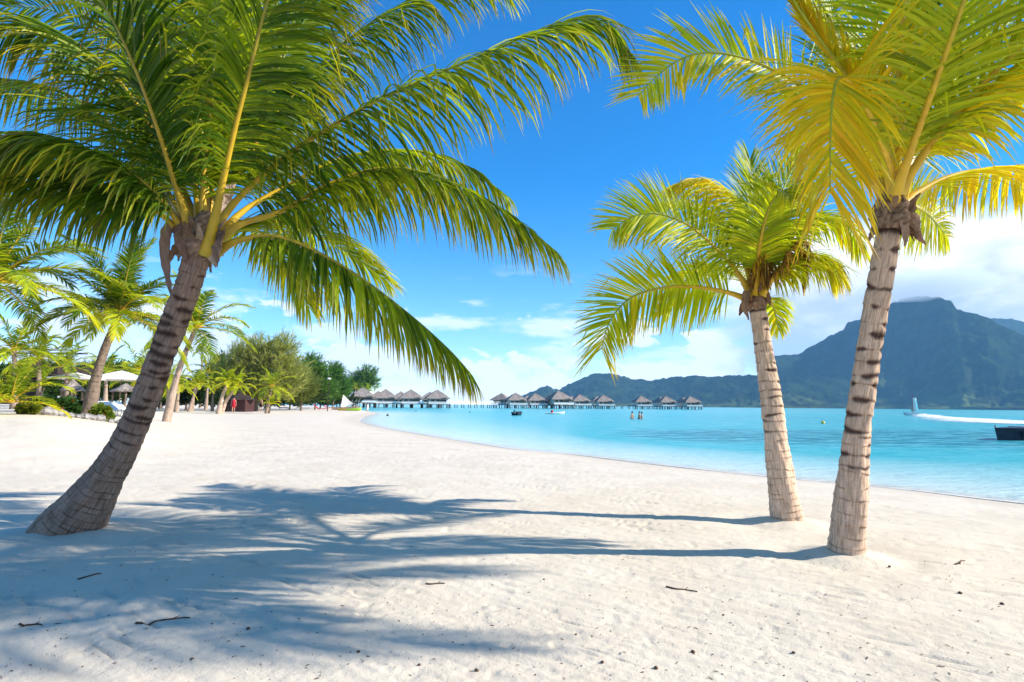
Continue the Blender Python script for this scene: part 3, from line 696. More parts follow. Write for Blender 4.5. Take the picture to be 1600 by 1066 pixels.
# --- palm with the folded golden frond at the right
b1 = gpt(1322, 868); Y1 = b1[1]; Yd = Y1 - 0.42
B = tag(empty('coconut_palm', b1), 'coconut palm with thick ringed pale trunk and golden folded frond', 'palm tree', 'coconut palms standing on the open sand')
tp = [px(1320, 892, Y1), px(1322, 866, Y1), px(1328, 790, Y1 - .04), px(1337, 690, Y1 - .12), px(1352, 580, Y1 - .22), px(1368, 480, Y1 - .33), px(1384, 390, Yd), px(1390, 345, Yd)]
trunk(B, b1, tp, [0.138, 0.125, 0.104, 0.091, 0.087, 0.084, 0.082, 0.080], 0.125, 9, dark=1.0, scar=1.0)
cB = px(1392, 340, Yd)
crown_core(B, cB - b1, np.array([0.15, 0, 1]), 0.10, 7, 0.34)
SB = dict(W=0.0115)
FB = [
  (dict(L=0.78, n=149, droop=0.2, vang=-0.15, yellow=0.82, tipb=0.5, pet=0.12, seed=21, a0=66, a1=34, side=(1, 0.2, 0), W=0.0126, separate=True, lmin=0.7), [(1400, 322, -.05), (1392, 268, -.25), (1368, 200, -.5), (1336, 138, -.72), (1312, 122, -.85), (1301, 152, -.95), (1297, 220, -1.02), (1297, 300, -1.05)]),
  (dict(L=0.37, n=99, droop=0.05, vang=0.9, yellow=0.75, tipb=0.9, pet=0.3, seed=22, a0=24, a1=10, W=0.0118), [(1398, 318, -.05), (1372, 220, -.35), (1330, 130, -.6), (1280, 60, -.75), (1240, 0, -.85), (1205, -60, -.95)]),
  (dict(L=0.60, n=140, droop=0.06, vang=0.1, yellow=0.58, tipb=0.25, pet=0.2, seed=23, side=(0, 0.35, 1), a0=76, a1=42), [(1385, 318, .05), (1340, 240, .1), (1270, 150, .15), (1200, 106, .15), (1130, 84, .12), (1075, 88, .08), (1030, 116, .05), (998, 150, .02)]),
  (dict(L=0.71, n=140, droop=0.06, vang=0.25, yellow=0.51, tipb=0.15, pet=0.14, seed=24, side=(1, 0.1, 0), a0=76, a1=42), [(1396, 320, .05), (1386, 250, .12), (1384, 190, .2), (1389, 110, .3), (1398, 0, .4), (1412, -110, .45), (1430, -190, .45)]),
  (dict(L=0.71, n=140, droop=0.08, vang=0.2, yellow=0.53, tipb=0.2, pet=0.14, seed=25, side=(1, 0.3, -0.2), a0=76, a1=42), [(1402, 315, .0), (1404, 240, .0), (1422, 126, -.02), (1450, 20, -.05), (1490, -80, -.1), (1540, -150, -.15)]),
  (dict(L=0.66, n=140, droop=0.22, vang=-0.4, yellow=0.69, tipb=0.25, pet=0.2, seed=26, a0=66, a1=28), [(1406, 318, -.05), (1424, 272, -.15), (1460, 222, -.3), (1520, 162, -.45), (1600, 95, -.6), (1690, 50, -.75), (1780, 60, -.85)]),
  (dict(L=0.57, n=133, droop=0.28, vang=-0.4, yellow=0.81, tipb=0.4, pet=0.16, seed=27, a0=62, a1=28), [(1404, 328, .02), (1432, 302, .05), (1485, 276, .1), (1550, 264, .15), (1620, 268, .2), (1690, 300, .25), (1740, 350, .3)]),
  (dict(L=0.55, n=99, droop=0.1, vang=0.1, yellow=0.58, tipb=0.1, pet=0.2, seed=28, side=(0.5, 0, 1)), [(1398, 330, .2), (1420, 320, .6), (1450, 335, 1.1), (1480, 370, 1.5)]),
  (dict(L=0.66, n=133, droop=0.1, vang=0.2, yellow=0.25, tipb=0.15, pet=0.14, seed=29, side=(0.8, 0.3, 0.4)), [(1392, 318, .15), (1362, 240, .35), (1330, 150, .55), (1306, 50, .7), (1290, -60, .8)]),
  (dict(L=0.68, n=140, droop=0.16, vang=0.2, yellow=0.41, tipb=0.2, pet=0.14, seed=30, side=(0.7, 0.2, -0.7)), [(1402, 312, .1), (1432, 230, .25), (1480, 140, .4), (1545, 62, .55), (1620, 10, .65), (1700, 0, .7)]),
  (dict(L=0.68, n=133, droop=0.15, vang=0.2, yellow=0.48, tipb=0.2, pet=0.14, seed=31, side=(0.6, 0.6, 0.3)), [(1396, 316, .25), (1370, 220, .6), (1330, 110, .95), (1270, 20, 1.2), (1190, -30, 1.4)]),
  (dict(L=0.68, n=133, droop=0.15, vang=0.2, yellow=0.43, tipb=0.2, pet=0.14, seed=32), [(1400, 316, .3), (1440, 240, .8), (1490, 180, 1.3), (1550, 150, 1.7), (1620, 160, 2.0)]),
  (dict(L=0.77, n=133, droop=0.2, vang=0.2, yellow=0.53, tipb=0.2, pet=0.14, seed=33), [(1400, 300, -.2), (1440, 190, -.6), (1500, 20, -1.1), (1580, -220, -1.6), (1700, -420, -2.0)]),
  (dict(L=0.77, n=133, droop=0.2, vang=0.2, yellow=0.53, tipb=0.2, pet=0.14, seed=34), [(1404, 300, -.15), (1490, 180, -.5), (1640, 40, -.9), (1850, -60, -1.3), (2100, -40, -1.6)]),
  (dict(L=0.77, n=133, droop=0.15, vang=0.2, yellow=0.53, tipb=0.2, pet=0.14, seed=35), [(1398, 290, -.1), (1405, 120, -.4), (1420, -120, -.8), (1440, -380, -1.2), (1440, -600, -1.6)]),
]
for kw, pts in FB:
    sep = kw.pop('separate', False); kw = {**SB, **kw}
    frond(B, b1, [px(u, v, Yd + dy) for u, v, dy in pts], separate=sep, **kw)
crown_litter(B, cB - b1, 0.09, 9, 520)
husk(B, 'dead_bract', [px(1412, 332, Yd) - b1, px(1428, 348, Yd - .05) - b1, px(1446, 382, Yd - .05) - b1], 0.11, (0.36, 0.20, 0.13), 8, 0.6)
husk(B, 'dead_bract', [px(1406, 335, Yd - .1) - b1, px(1412, 355, Yd - .12) - b1, px(1414, 385, Yd - .12) - b1], 0.07, (0.42, 0.27, 0.18), 9, 0.2)
husk(B, 'dead_bract', [px(1368, 345, Yd - .08) - b1, px(1360, 362, Yd - .1) - b1, px(1356, 380, Yd - .1) - b1], 0.08, (0.30, 0.18, 0.12), 10, 0.2)

# --- slimmer palm behind it
b2 = gpt(1229, 816); Y2 = b2[1]; Ye = Y2 + 0.15
Cp = tag(empty('coconut_palm', b2), 'slimmer coconut palm with smooth pale trunk curving up from a swollen foot', 'palm tree', 'coconut palms standing on the open sand')
tp = [px(1236, 838, Y2), px(1231, 814, Y2), px(1222, 760, Y2), px(1213, 690, Y2 + .03), px(1203, 610, Y2 + .08), px(1192, 540, Y2 + .12), px(1184, 485, Ye), px(1181, 455, Ye)]
trunk(Cp, b2, tp, [0.175, 0.145, 0.124, 0.111, 0.099, 0.090, 0.086, 0.080], 0.115, 15, dark=1.12, scar=0.55)
cC = px(1181, 468, Ye)
crown_core(Cp, cC - b2, np.array([-0.1, 0, 1]), 0.085, 9, 0.36)
FC = [
  (dict(L=0.63, n=133, droop=0.07, vang=0.05, yellow=0.56, tipb=0.4, pet=0.12, seed=41, side=(0, 0.3, 1), a0=76, a1=42, lmin=0.75), [(1172, 470, 0), (1140, 458, -.02), (1090, 449, -.05), (1035, 450, -.08), (985, 466, -.1), (953, 502, -.1), (940, 545, -.1)]),
  (dict(L=0.67, n=140, droop=0.10, vang=0.1, yellow=0.44, tipb=0.25, pet=0.16, seed=42, side=(0, 0.4, 1), a0=76, a1=42, separate=True), [(1174, 462, 0), (1155, 430, -.05), (1130, 400, -.1), (1078, 354, -.15), (1030, 335, -.2), (990, 338, -.22), (958, 358, -.22)]),
  (dict(L=0.64, n=133, droop=0.4, vang=-0.4, yellow=0.69, tipb=0.4, pet=0.14, seed=43), [(1180, 455, 0), (1178, 395, .05), (1160, 330, .1), (1125, 292, .12), (1085, 280, .12), (1050, 290, .12)]),
  (dict(L=0.61, n=133, droop=0.3, vang=-0.4, yellow=0.49, tipb=0.3, pet=0.14, seed=44), [(1184, 455, 0), (1205, 395, 0), (1238, 350, 0), (1280, 335, 0), (1320, 350, 0), (1345, 385, 0)]),
  (dict(L=0.61, n=124, droop=0.4, vang=-0.4, yellow=0.49, tipb=0.5, pet=0.14, seed=45), [(1188, 460, -.05), (1215, 420, -.1), (1250, 398, -.15), (1285, 402, -.2), (1310, 425, -.2)]),
  (dict(L=0.33, n=66, droop=0.3, vang=0.1, yellow=0.50, tipb=0.3, pet=0.14, seed=46), [(1190, 470, .1), (1202, 468, .3), (1210, 485, .5), (1216, 515, .6)]),
  (dict(L=0.64, n=124, droop=0.12, vang=0.2, yellow=0.29, tipb=0.2, pet=0.14, seed=47, side=(1, 0.3, 0)), [(1181, 450, .1), (1180, 380, .25), (1180, 310, .4), (1172, 250, .5)]),
  (dict(L=0.64, n=124, droop=0.15, vang=0.2, yellow=0.39, tipb=0.2, pet=0.14, seed=48, side=(1, 0.3, 0)), [(1182, 450, .1), (1198, 375, .3), (1222, 300, .5), (1250, 240, .65)]),
  (dict(L=0.62, n=124, droop=0.2, vang=0.2, yellow=0.44, tipb=0.2, pet=0.14, seed=49), [(1178, 452, .15), (1150, 385, .5), (1100, 335, .9), (1045, 325, 1.2), (1000, 345, 1.4)]),
  (dict(L=0.57, n=116, droop=0.2, vang=0.2, yellow=0.54, tipb=0.2, pet=0.14, seed=50), [(1180, 460, .2), (1150, 430, .6), (1110, 420, 1.0), (1070, 440, 1.4), (1045, 480, 1.6)]),
  (dict(L=0.62, n=124, droop=0.25, vang=0.2, yellow=0.44, tipb=0.2, pet=0.14, seed=51), [(1182, 452, -.05), (1186, 390, -.3), (1200, 330, -.6), (1220, 300, -.9), (1240, 310, -1.15)]),
  (dict(L=0.37, n=83, droop=0.9, vang=0.0, yellow=0.95, tipb=0.9, pet=0.2, seed=52, base_col=(0.22, 0.13, 0.06)), [(1190, 462, -.1), (1215, 425, -.2), (1242, 385, -.25), (1256, 400, -.28), (1256, 440, -.28)]),
  (dict(L=0.29, n=66, droop=0.9, vang=0.0, yellow=0.95, tipb=0.9, pet=0.1, seed=53, base_col=(0.20, 0.11, 0.05)), [(1178, 462, -.1), (1184, 430, -.15), (1194, 410, -.2), (1196, 440, -.22)]),
]
for kw, pts in FC:
    sep = kw.pop('separate', False); kw = {**SB, **kw}
    frond(Cp, b2, [px(u, v, Ye + dy) for u, v, dy in pts], separate=sep, **kw)
crown_litter(Cp, cC - b2, 0.08, 9, 540)
husk(Cp, 'fibre_sheath', [px(1165, 455, Ye - .1) - b2, px(1163, 480, Ye - .12) - b2, px(1170, 500, Ye - .1) - b2], 0.08, (0.30, 0.19, 0.12), 12, 0.2)

# --- background palms, grown from rules
def grown_palm(label, base, top, r, nf, FL, seed, yellow=0.3, group='palms behind the beach', el=(-15, 78), joined=True, n=34, Lf=0.24, W=0.02, dark=1.0, bend=0.35, cat='palm tree', name='coconut_palm', trunk_n=(20, 60), azr=(0, 6.283)):
    rg = np.random.default_rng(seed); base = np.asarray(base, float); top = np.asarray(top, float)
    o = tag(empty(name, base), label, cat, group)
    h = top - base; mid = base + h * 0.5 + np.array([-h[0] * 0.16, -h[1] * 0.16, 0])
    if np.linalg.norm(h) > 0.5:
        V, Fc, C, uv = trunk_geo(np.array([base - [0, 0, 0.3], base, mid, top]) - base, [r * 1.75, r * 1.5, r * 1.05, r * 0.95, r * 0.8], 0.22, seed, na=trunk_n[0], nl=trunk_n[1], dark=dark, scar=0.6, tone=(0.43, 0.33, 0.26))
        ob('trunk', mesh('trunk', V, Fc, M_bark, C, smooth=True, extra={'buv': uv}), o)
    for k in range(nf):
        a = azr[0] + (azr[1] - azr[0]) * ((k * 0.618 + 0.07 * rg.random()) % 1.0)
        e = R(el[1] + (el[0] - el[1]) * (k / (nf - 1)) ** 0.9) + rg.normal(0, 0.08)
        L_ = FL * (0.85 + 0.3 * rg.random()); d = np.array([math.cos(a) * math.cos(e), math.sin(a) * math.cos(e), math.sin(e)])
        P = [top.copy()]; q = top.copy()
        for s_ in range(6):
            q = q + d * L_ / 6; P.append(q.copy()); d = unit(d + np.array([0, 0, -1]) * bend * (0.35 + 0.13 * s_))
        frond(o, base, P, joined=joined, L=FL * Lf, n=n, droop=0.30 + 0.2 * rg.random(), vang=0.15, yellow=float(np.clip(yellow * 0.68 + rg.normal(0, 0.12) + 0.25 * (k / nf - 0.5), 0, 1)), tipb=0.3, pet=0.1, seed=seed * 50 + k, W=W, nseg=3, r0=0.03 * FL / 2.2)
    return o
def at(u, v, Y): return px(u, v, Y)
def onground(p): return np.array([p[0], p[1], H(p[0], p[1])])
def gbase(u, Y):
    p = px(u, 634, Y); return onground(p)
grown_palm('tall dark-trunked palm leaning beside the white parasols', gbase(138, 18.5), at(187, 487, 18.5), 0.125, 27, 2.5, 61, 0.2, joined=False, n=76, W=0.022, dark=0.5, trunk_n=(28, 160))
grown_palm('bushy palm with yellowing lower fronds left of the dark pavilion', gbase(-40, 15.5), at(-12, 440, 15.5), 0.16, 26, 2.9, 62, 0.34, joined=False, n=64, W=0.024)
grown_palm('palm half hidden behind the leaning trunk', gbase(262, 27), at(306, 512, 27), 0.12, 17, 2.9, 63, 0.38, n=40, W=0.03)
grown_palm('low young palm with fronds springing from the ground by the rocks', gbase(14, 15.0), at(16, 628, 15.0), 0.08, 15, 1.55, 64, 0.46, joined=False, n=36, el=(4, 80), W=0.02, bend=0.42)
grown_palm('tall out-of-view palm added at the right to shade the foreground sand', onground(np.array([9.3, -0.6, 0])), np.array([7.5, 1.5, 7.6]), 0.12, 34, 3.1, 65, 0.35, joined=False, n=60, W=0.024, group='coconut palms standing on the open sand', trunk_n=(24, 120))  # unseen palm, added so its crown shades the lower-left sand
PB = [('pale-trunked palm of the forked pair, upright one', 342, 356, 597, 55, 0.16, 1.9, 0.55), ('pale-trunked palm of the forked pair, slanting one', 346, 371, 603, 55.6, 0.15, 1.8, 0.68),
      ('short bright palm standing beside the man in black shorts', 417, 425, 604, 62, 0.13, 2.7, 0.4), ('young palm with yellow fronds behind the leaning trunk', 276, 280, 603, 60, 0.16, 2.0, 0.6),
      ('tall thin palm rising above the grove', 313, 316, 548, 105, 0.16, 2.3, 0.25), ('palm beside the big parasol, feathery top', 214, 216, 578, 48, 0.16, 2.6, 0.4),
      ('grove palm with drooping crown near the red hut', 322, 326, 582, 84, 0.16, 3.0, 0.25), ('dusty grove palm with dry fronds', 300, 306, 596, 70, 0.15, 2.2, 0.5), ('grove palm with slanting trunk', 296, 312, 600, 66, 0.13, 2.0, 0.42),
      ('palm behind the parasol pole', 164, 166, 578, 55, 0.15, 2.5, 0.32), ('palm growing behind the first thatched villa', 553, 556, 606, 228, 0.2, 3.6, 0.3), ('small palm behind the thatched villa roof', 573, 575, 608, 232, 0.2, 3.2, 0.38),
      ('grove palm with straight trunk by the dark trees', 332, 334, 598, 75, 0.13, 2.0, 0.45)]
for i, (lab, ub, ut, vt, Yp, r_, FL, yl) in enumerate(PB):
    grown_palm(lab, gbase(ub, Yp), at(ut, vt, Yp), r_, 15, FL, 70 + i, yl, n=20, W=0.05, Lf=0.26, trunk_n=(10, 30), dark=1.25 if i < 2 else 0.9)
for i, (lab, u_, v_, Yp, FL_, yl) in enumerate([('leafy palm crowding the dark pavilion', 60, 560, 27, 1.7, 0.4), ('drooping palm behind the low young palm', 22, 548, 24, 1.9, 0.45), ('green palm behind the flowering bushes', 104, 572, 33, 1.8, 0.35), ('short palm in the shade of the big parasol', 238, 590, 40, 2.0, 0.5), ('bright palm in front of the dark shade tree', 262, 598, 52, 2.2, 0.6)]):
    grown_palm(lab, gbase(u_, Yp), at(u_, v_, Yp), 0.09, 16, FL_, 120 + i, yl, n=26, W=0.03, Lf=0.26, trunk_n=(10, 30), dark=0.7)
grown_palm('small yellow sprouting palm at the foot of the bright palm', gbase(421, 61.5), at(423, 632, 61.5), 0.1, 9, 1.3, 90, 0.8, n=16, W=0.05, el=(20, 80), trunk_n=(8, 12))

# ------------------------------------------------------------------ casuarinas and other trees
def feather_tree(label, base, h, blobs, n, seed, c0, c1, name='casuarina_tree', strand=0.5, wid=0.045, lean=(0.25, 0, 0.6), group='trees along the beach', sw=0.16):
    rg = np.random.default_rng(seed); base = np.asarray(base, float)
    o = tag(empty(name, base), label, 'tree', group)
    mb = MB()
    top = np.array([0, 0, h * 0.72]); P = cat([np.array([0, 0, -0.3]), np.array([0.1, 0, h * 0.25]), np.array([-0.1, 0.1, h * 0.5]), top], 12)
    mb.tube(P, np.linspace(sw, 0.03, 12), 8)
    for k in range(14):
        i = rg.integers(3, 11); c = blobs[rg.integers(len(blobs))]
        q = np.array(c[:3]) + rg.normal(0, 0.35, 3) * np.array(c[3:6]); mb.tube(cat([P[i], (P[i] + q) / 2 + [0, 0, 0.3], q], 6), np.linspace(0.05, 0.012, 6), 5)
    mb.build('trunk', M_wood, o, True)
    # tufts: sprays of thin blades around twig ends
    wts = np.array([b[3] * b[4] * b[5] for b in blobs]) ** 0.75; wts /= wts.sum()
    nt_ = n // 14; bi = rg.choice(len(blobs), nt_, p=wts); B_ = np.array(blobs)[bi]
    dirs = unit(rg.normal(0, 1, (nt_, 3))); rad = rg.random(nt_) ** 0.45
    cen = B_[:, :3] + dirs * rad[:, None] * B_[:, 3:6] * (0.85 + 0.4 * rg.random((nt_, 1)))
    axis = unit(dirs * np.array([0.7, 0.7, 0.3]) + np.array(lean) + rg.normal(0, 0.25, (nt_, 3)))
    k = 14; c = np.repeat(cen, k, 0); ax = np.repeat(axis, k, 0); m_ = len(c)
    s = rg.random((m_, 1)); p = c + ax * (s - 0.4) * strand * 1.8 + rg.normal(0, 0.10 * strand, (m_, 3))
    d = unit(ax + rg.normal(0, 0.45, (m_, 3))); L_ = strand * (0.5 + 0.8 * rg.random((m_, 1)))
    sd_ = unit(np.cross(d, rg.normal(0, 1, (m_, 3)))) * wid * (0.6 + 0.8 * rg.random((m_, 1)))
    V = np.stack([p - sd_, p + sd_, p + d * L_ + sd_ * 0.25, p + d * L_ - sd_ * 0.25], 1).reshape(-1, 3)
    tc_ = np.repeat(rg.random((nt_, 1)), k, 0); col = np.array(c0) * (1 - tc_) + np.array(c1) * tc_; col = col * (0.75 + 0.5 * rg.random((m_, 1)))
    ob('crown', mesh('crown', V, np.arange(m_ * 4).reshape(-1, 4), M_fol, np.repeat(col, 4, 0)), o)
    return o
OL0, OL1 = (0.15, 0.18, 0.04), (0.47, 0.46, 0.15)
GR0, GR1 = (0.05, 0.12, 0.03), (0.16, 0.28, 0.06)
def ft(label, u, Y, spec, n, seed, c0, c1, **kw):
    """spec: crown lobes as (du px, v px, half width px, half height px) seen at distance Y"""
    b = gbase(u, Y); k = Y / F; bl = []
    for (uu, vv, hw, hh) in spec:
        p = px(uu, vv, Y) - b; bl.append((p[0], p[1], p[2], hw * k, max(hw * k * 0.8, 0.8), hh * k))
    h = max(x[2] + x[5] for x in bl)
    return feather_tree(label, b, h, bl, n, seed, c0, c1, **kw)
ft('large feathery olive casuarina with wind-swept plumes behind the bright palm', 400, 76, [(395, 575, 32, 36), (430, 568, 30, 38), (362, 580, 24, 30), (452, 590, 26, 30), (420, 606, 40, 20), (380, 604, 30, 20), (446, 545, 14, 18), (410, 540, 16, 18), (376, 553, 13, 15)], 26000, 101, OL0, OL1, strand=0.85, wid=0.032, sw=0.3)
ft('drooping olive casuarina between the feathery tree and the lamp post', 470, 84, [(462, 598, 20, 26), (476, 606, 18, 22), (455, 615, 24, 12)], 9000, 102, OL0, (0.18, 0.21, 0.06), strand=0.8, wid=0.035)
ft('green casuarina behind the lamp post', 492, 100, [(490, 590, 18, 26), (486, 572, 12, 14), (500, 608, 22, 18)], 9000, 103, GR0, GR1, strand=0.9, wid=0.05)
ft('rounded bright green casuarina left of the canoe sail', 520, 115, [(520, 594, 16, 22), (526, 606, 18, 16), (514, 610, 18, 14), (522, 578, 8, 9)], 9000, 104, (0.04, 0.12, 0.025), (0.12, 0.24, 0.05), strand=0.9, wid=0.055)
ft('casuarina with spiky top behind the first thatched villa', 562, 245, [(562, 598, 18, 16), (574, 590, 13, 14), (545, 606, 14, 12), (580, 582, 5, 7), (586, 600, 6, 10)], 8000, 105, GR0, GR1, strand=1.6, wid=0.09)
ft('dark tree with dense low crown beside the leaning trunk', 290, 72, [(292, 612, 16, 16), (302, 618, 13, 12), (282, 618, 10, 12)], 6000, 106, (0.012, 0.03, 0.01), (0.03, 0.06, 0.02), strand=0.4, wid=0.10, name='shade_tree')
ft('dark green tree at the back of the grove', 346, 92, [(345, 578, 17, 22), (338, 600, 20, 18), (360, 600, 16, 20)], 8000, 107, GR0, (0.07, 0.12, 0.03), strand=0.7, wid=0.07, name='shade_tree')
ft('hazy casuarina behind the parasols, left one', 140, 75, [(140, 592, 16, 14), (128, 586, 9, 12), (152, 586, 10, 13)], 6000, 108, GR0, (0.12, 0.16, 0.05), strand=0.7, wid=0.05)
ft('leafy tree behind the big parasol', 190, 66, [(190, 590, 22, 14), (176, 584, 12, 12), (206, 594, 14, 12)], 6000, 109, GR0, (0.14, 0.20, 0.04), strand=0.55, wid=0.08, name='shade_tree')
ft('tall bush behind the dark pavilion', 60, 48, [(60, 590, 24, 16), (84, 580, 16, 12), (38, 588, 18, 16)], 6000, 110, (0.03, 0.07, 0.02), (0.09, 0.15, 0.035), strand=0.45, wid=0.07, name='shade_tree')
ft('dense green tree closing the view behind the pavilion', 30, 62, [(10, 598, 30, 24), (50, 604, 30, 20), (-20, 600, 26, 26), (84, 612, 22, 14)], 11000, 141, (0.02, 0.055, 0.015), (0.09, 0.16, 0.035), strand=0.5, wid=0.08, name='shade_tree')
ft('dense green tree closing the view behind the parasols', 150, 64, [(130, 610, 26, 16), (170, 612, 28, 14), (212, 608, 24, 16), (240, 614, 20, 14)], 11000, 142, (0.02, 0.055, 0.015), (0.10, 0.17, 0.035), strand=0.5, wid=0.08, name='shade_tree')
ft('low hedge-like tree at the end of the beach trees', 526, 150, [(528, 612, 14, 12), (522, 618, 14, 9)], 4000, 111, GR0, GR1, strand=0.9, wid=0.09, name='shade_tree')
ft('green tree in the gap beside the leaning trunk', 250, 80, [(250, 602, 18, 18), (238, 594, 12, 12), (264, 608, 14, 14)], 6000, 112, GR0, (0.12, 0.2, 0.04), strand=0.6, wid=0.07, name='shade_tree')
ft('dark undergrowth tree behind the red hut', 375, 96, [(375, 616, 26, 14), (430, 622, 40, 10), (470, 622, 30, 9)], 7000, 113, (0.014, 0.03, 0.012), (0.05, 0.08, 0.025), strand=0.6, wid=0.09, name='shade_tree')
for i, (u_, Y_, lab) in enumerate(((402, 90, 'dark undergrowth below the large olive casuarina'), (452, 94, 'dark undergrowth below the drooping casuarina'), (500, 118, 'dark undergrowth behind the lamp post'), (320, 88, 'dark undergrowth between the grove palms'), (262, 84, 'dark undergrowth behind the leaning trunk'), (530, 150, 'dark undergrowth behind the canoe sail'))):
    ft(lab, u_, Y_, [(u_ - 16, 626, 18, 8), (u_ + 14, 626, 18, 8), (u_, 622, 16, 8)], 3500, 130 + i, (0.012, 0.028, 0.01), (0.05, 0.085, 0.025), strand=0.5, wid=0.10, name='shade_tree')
def bush(label, u, Y, hw, hh, n, seed, c0, c1, flowers=0, v=None):
    b = gbase(u, Y); k = Y / F; rg = np.random.default_rng(seed)
    o = tag(empty('flowering_bush' if flowers else 'garden_bush', b), label, 'bush', 'garden bushes by the rocks')
    rad = np.array([hw * k, hw * k * 0.7, hh * k]); cen = np.array([0, 0, hh * k * 0.85])
    d = unit(rg.normal(0, 1, (n, 3))); p = cen + d * (rg.random((n, 1)) ** 0.4) * rad * (0.8 + 0.4 * vn(d[:, :1] * 3 + seed, d[:, 2:] * 3, 2)); p[:, 2] = np.abs(p[:, 2])
    dl = unit(d + rg.normal(0, 0.6, (n, 3))); s_ = unit(np.cross(dl, rg.normal(0, 1, (n, 3))))
    L_ = 0.12 + 0.1 * rg.random((n, 1)); V = np.stack([p - dl * L_ * .5, p + s_ * L_ * .3, p + dl * L_ * .5, p - s_ * L_ * .3], 1).reshape(-1, 3)
    t = rg.random((n, 1)); col = np.array(c0) * (1 - t) + np.array(c1) * t
    ob('foliage', mesh('foliage', V, np.arange(n * 4).reshape(-1, 4), M_fol, np.repeat(col, 4, 0)), o)
    mb = MB()
    for q in range(7):
        e = cen + rg.normal(0, 0.3, 3) * rad; mb.tube([[e[0] * .2, e[1] * .2, -0.1], e * 0.6, e], [0.03, 0.02, 0.01], 5)
    mb.build('stems', M_wood, o)
    if flowers:
        fc = p[rg.choice(n, flowers)] * 1.05; Vf = []; Ff = []
        for q in fc:
            b_ = len(Vf); 
            for a in range(5): Vf.append(q + [0.05 * math.cos(a * 1.256), -0.03, 0.05 * math.sin(a * 1.256)])
            Ff.append([b_, b_ + 1, b_ + 2, b_ + 3, b_ + 4])
        fl = ob('flowers', mesh('flowers', Vf, Ff, M_fol, np.tile([[0.75, 0.12, 0.02]], (len(Vf), 1))), o); fl['kind'] = 'stuff'
    return o
bush('dark green bush with orange flowers left of the tall palm foot', 100, 17.2, 22, 15, 1500, 201, (0.02, 0.06, 0.015), (0.07, 0.14, 0.03), 26)
bush('glossy dark bush next to the low young palm', 72, 17.0, 18, 14, 1200, 202, (0.015, 0.05, 0.012), (0.06, 0.12, 0.03))
bush('yellow-green bush with orange flowers right of the tall palm foot', 160, 18.0, 17, 13, 1300, 203, (0.09, 0.15, 0.02), (0.22, 0.26, 0.03), 22)
bush('small dark bush behind the tall palm foot', 124, 18.6, 14, 13, 1000, 204, (0.02, 0.06, 0.015), (0.08, 0.14, 0.03))
bush('yellowish low shrub at the foot of the bush row', 44, 15.6, 16, 10, 900, 205, (0.10, 0.15, 0.02), (0.28, 0.28, 0.03))
# border rocks
for i in range(17):
    u = 38 + i * 10.5 + random.uniform(-3, 3); Yr = 15.6 + (u - 38) * 0.016; p = gbase(u, Yr); r_ = random.uniform(0.09, 0.2)
    k = 12; V = []
    for a in range(5):
        for j in range(k):
            th = math.pi * (a + 0.5) / 5; f_ = r_ * random.uniform(0.8, 1.2); V.append([f_ * 1.2 * math.sin(th) * math.cos(j * 6.283 / k), f_ * math.sin(th) * math.sin(j * 6.283 / k), f_ * 0.8 * math.cos(th)])
    Fc = [[a * k + j, a * k + (j + 1) % k, (a + 1) * k + (j + 1) % k, (a + 1) * k + j] for a in range(4) for j in range(k)] + [list(range(k))[::-1], [4 * k + j for j in range(k)]]
    tag(ob('border_rock', mesh('border_rock', V, Fc, M_rock), None, (p[0], p[1], p[2] + r_ * 0.35)), 'grey coral rock edging the garden bushes', 'rock', 'rocks edging the garden bushes')

# ------------------------------------------------------------------ parasols, huts, pavilion
def parasol(label, u, Y, vtop, vedge, hw, seed):
    b = gbase(u, Y); k = Y / F; zt = px(u, vtop, Y)[2] - b[2]; ze = px(u, vedge, Y)[2] - b[2]; r_ = hw * k
    o = tag(empty('beach_parasol', b, seed), label, 'parasol', 'white parasols by the garden')
    mb = MB(); mb.tube([[0, 0, 0], [0, 0, zt]], 0.035, 8); mb.build('pole', M_wood, o)
    V = [[0, 0, zt]]; Fc = []; kk = 32
    for i in range(kk):
        a = i * 2 * math.pi / kk; s_ = 1 / max(abs(math.cos(a)), abs(math.sin(a))) ** 0.75; V.append([r_ * s_ * math.cos(a) * .5, r_ * s_ * math.sin(a) * .5, ze + (zt - ze) * 0.46])
    for i in range(kk):
        a = i * 2 * math.pi / kk; s_ = 1 / max(abs(math.cos(a)), abs(math.sin(a))) ** 0.75; V.append([r_ * s_ * math.cos(a), r_ * s_ * math.sin(a), ze])
    for i in range(kk):
        V.append([V[1 + kk + i][0], V[1 + kk + i][1], ze - 0.06])
    for i in range(kk):
        j = (i + 1) % kk; Fc += [[0, 1 + i, 1 + j], [1 + i, 1 + kk + i, 1 + kk + j, 1 + j], [1 + kk + i, 1 + 2 * kk + i, 1 + 2 * kk + j, 1 + kk + j]]
    ob('canopy', mesh('canopy', V, Fc, M_canvas), o)
    for i in range(8):
        a = i * math.pi / 4 + math.pi / 8; s_ = 1 / max(abs(math.cos(a)), abs(math.sin(a))) ** 0.75
        mb = MB(); mb.tube([[0, 0, zt - 0.08], [r_ * s_ * math.cos(a) * 0.97, r_ * s_ * math.sin(a) * 0.97, ze - 0.03]], 0.015, 5); mb.build('rib', M_wood, o)
    return o
parasol('large square white parasol right of the tall leaning palm', 186, 38, 579, 593, 44, 0.3)
parasol('lower white parasol under the dark pavilion edge', 116, 34, 582, 591, 30, 0.2)
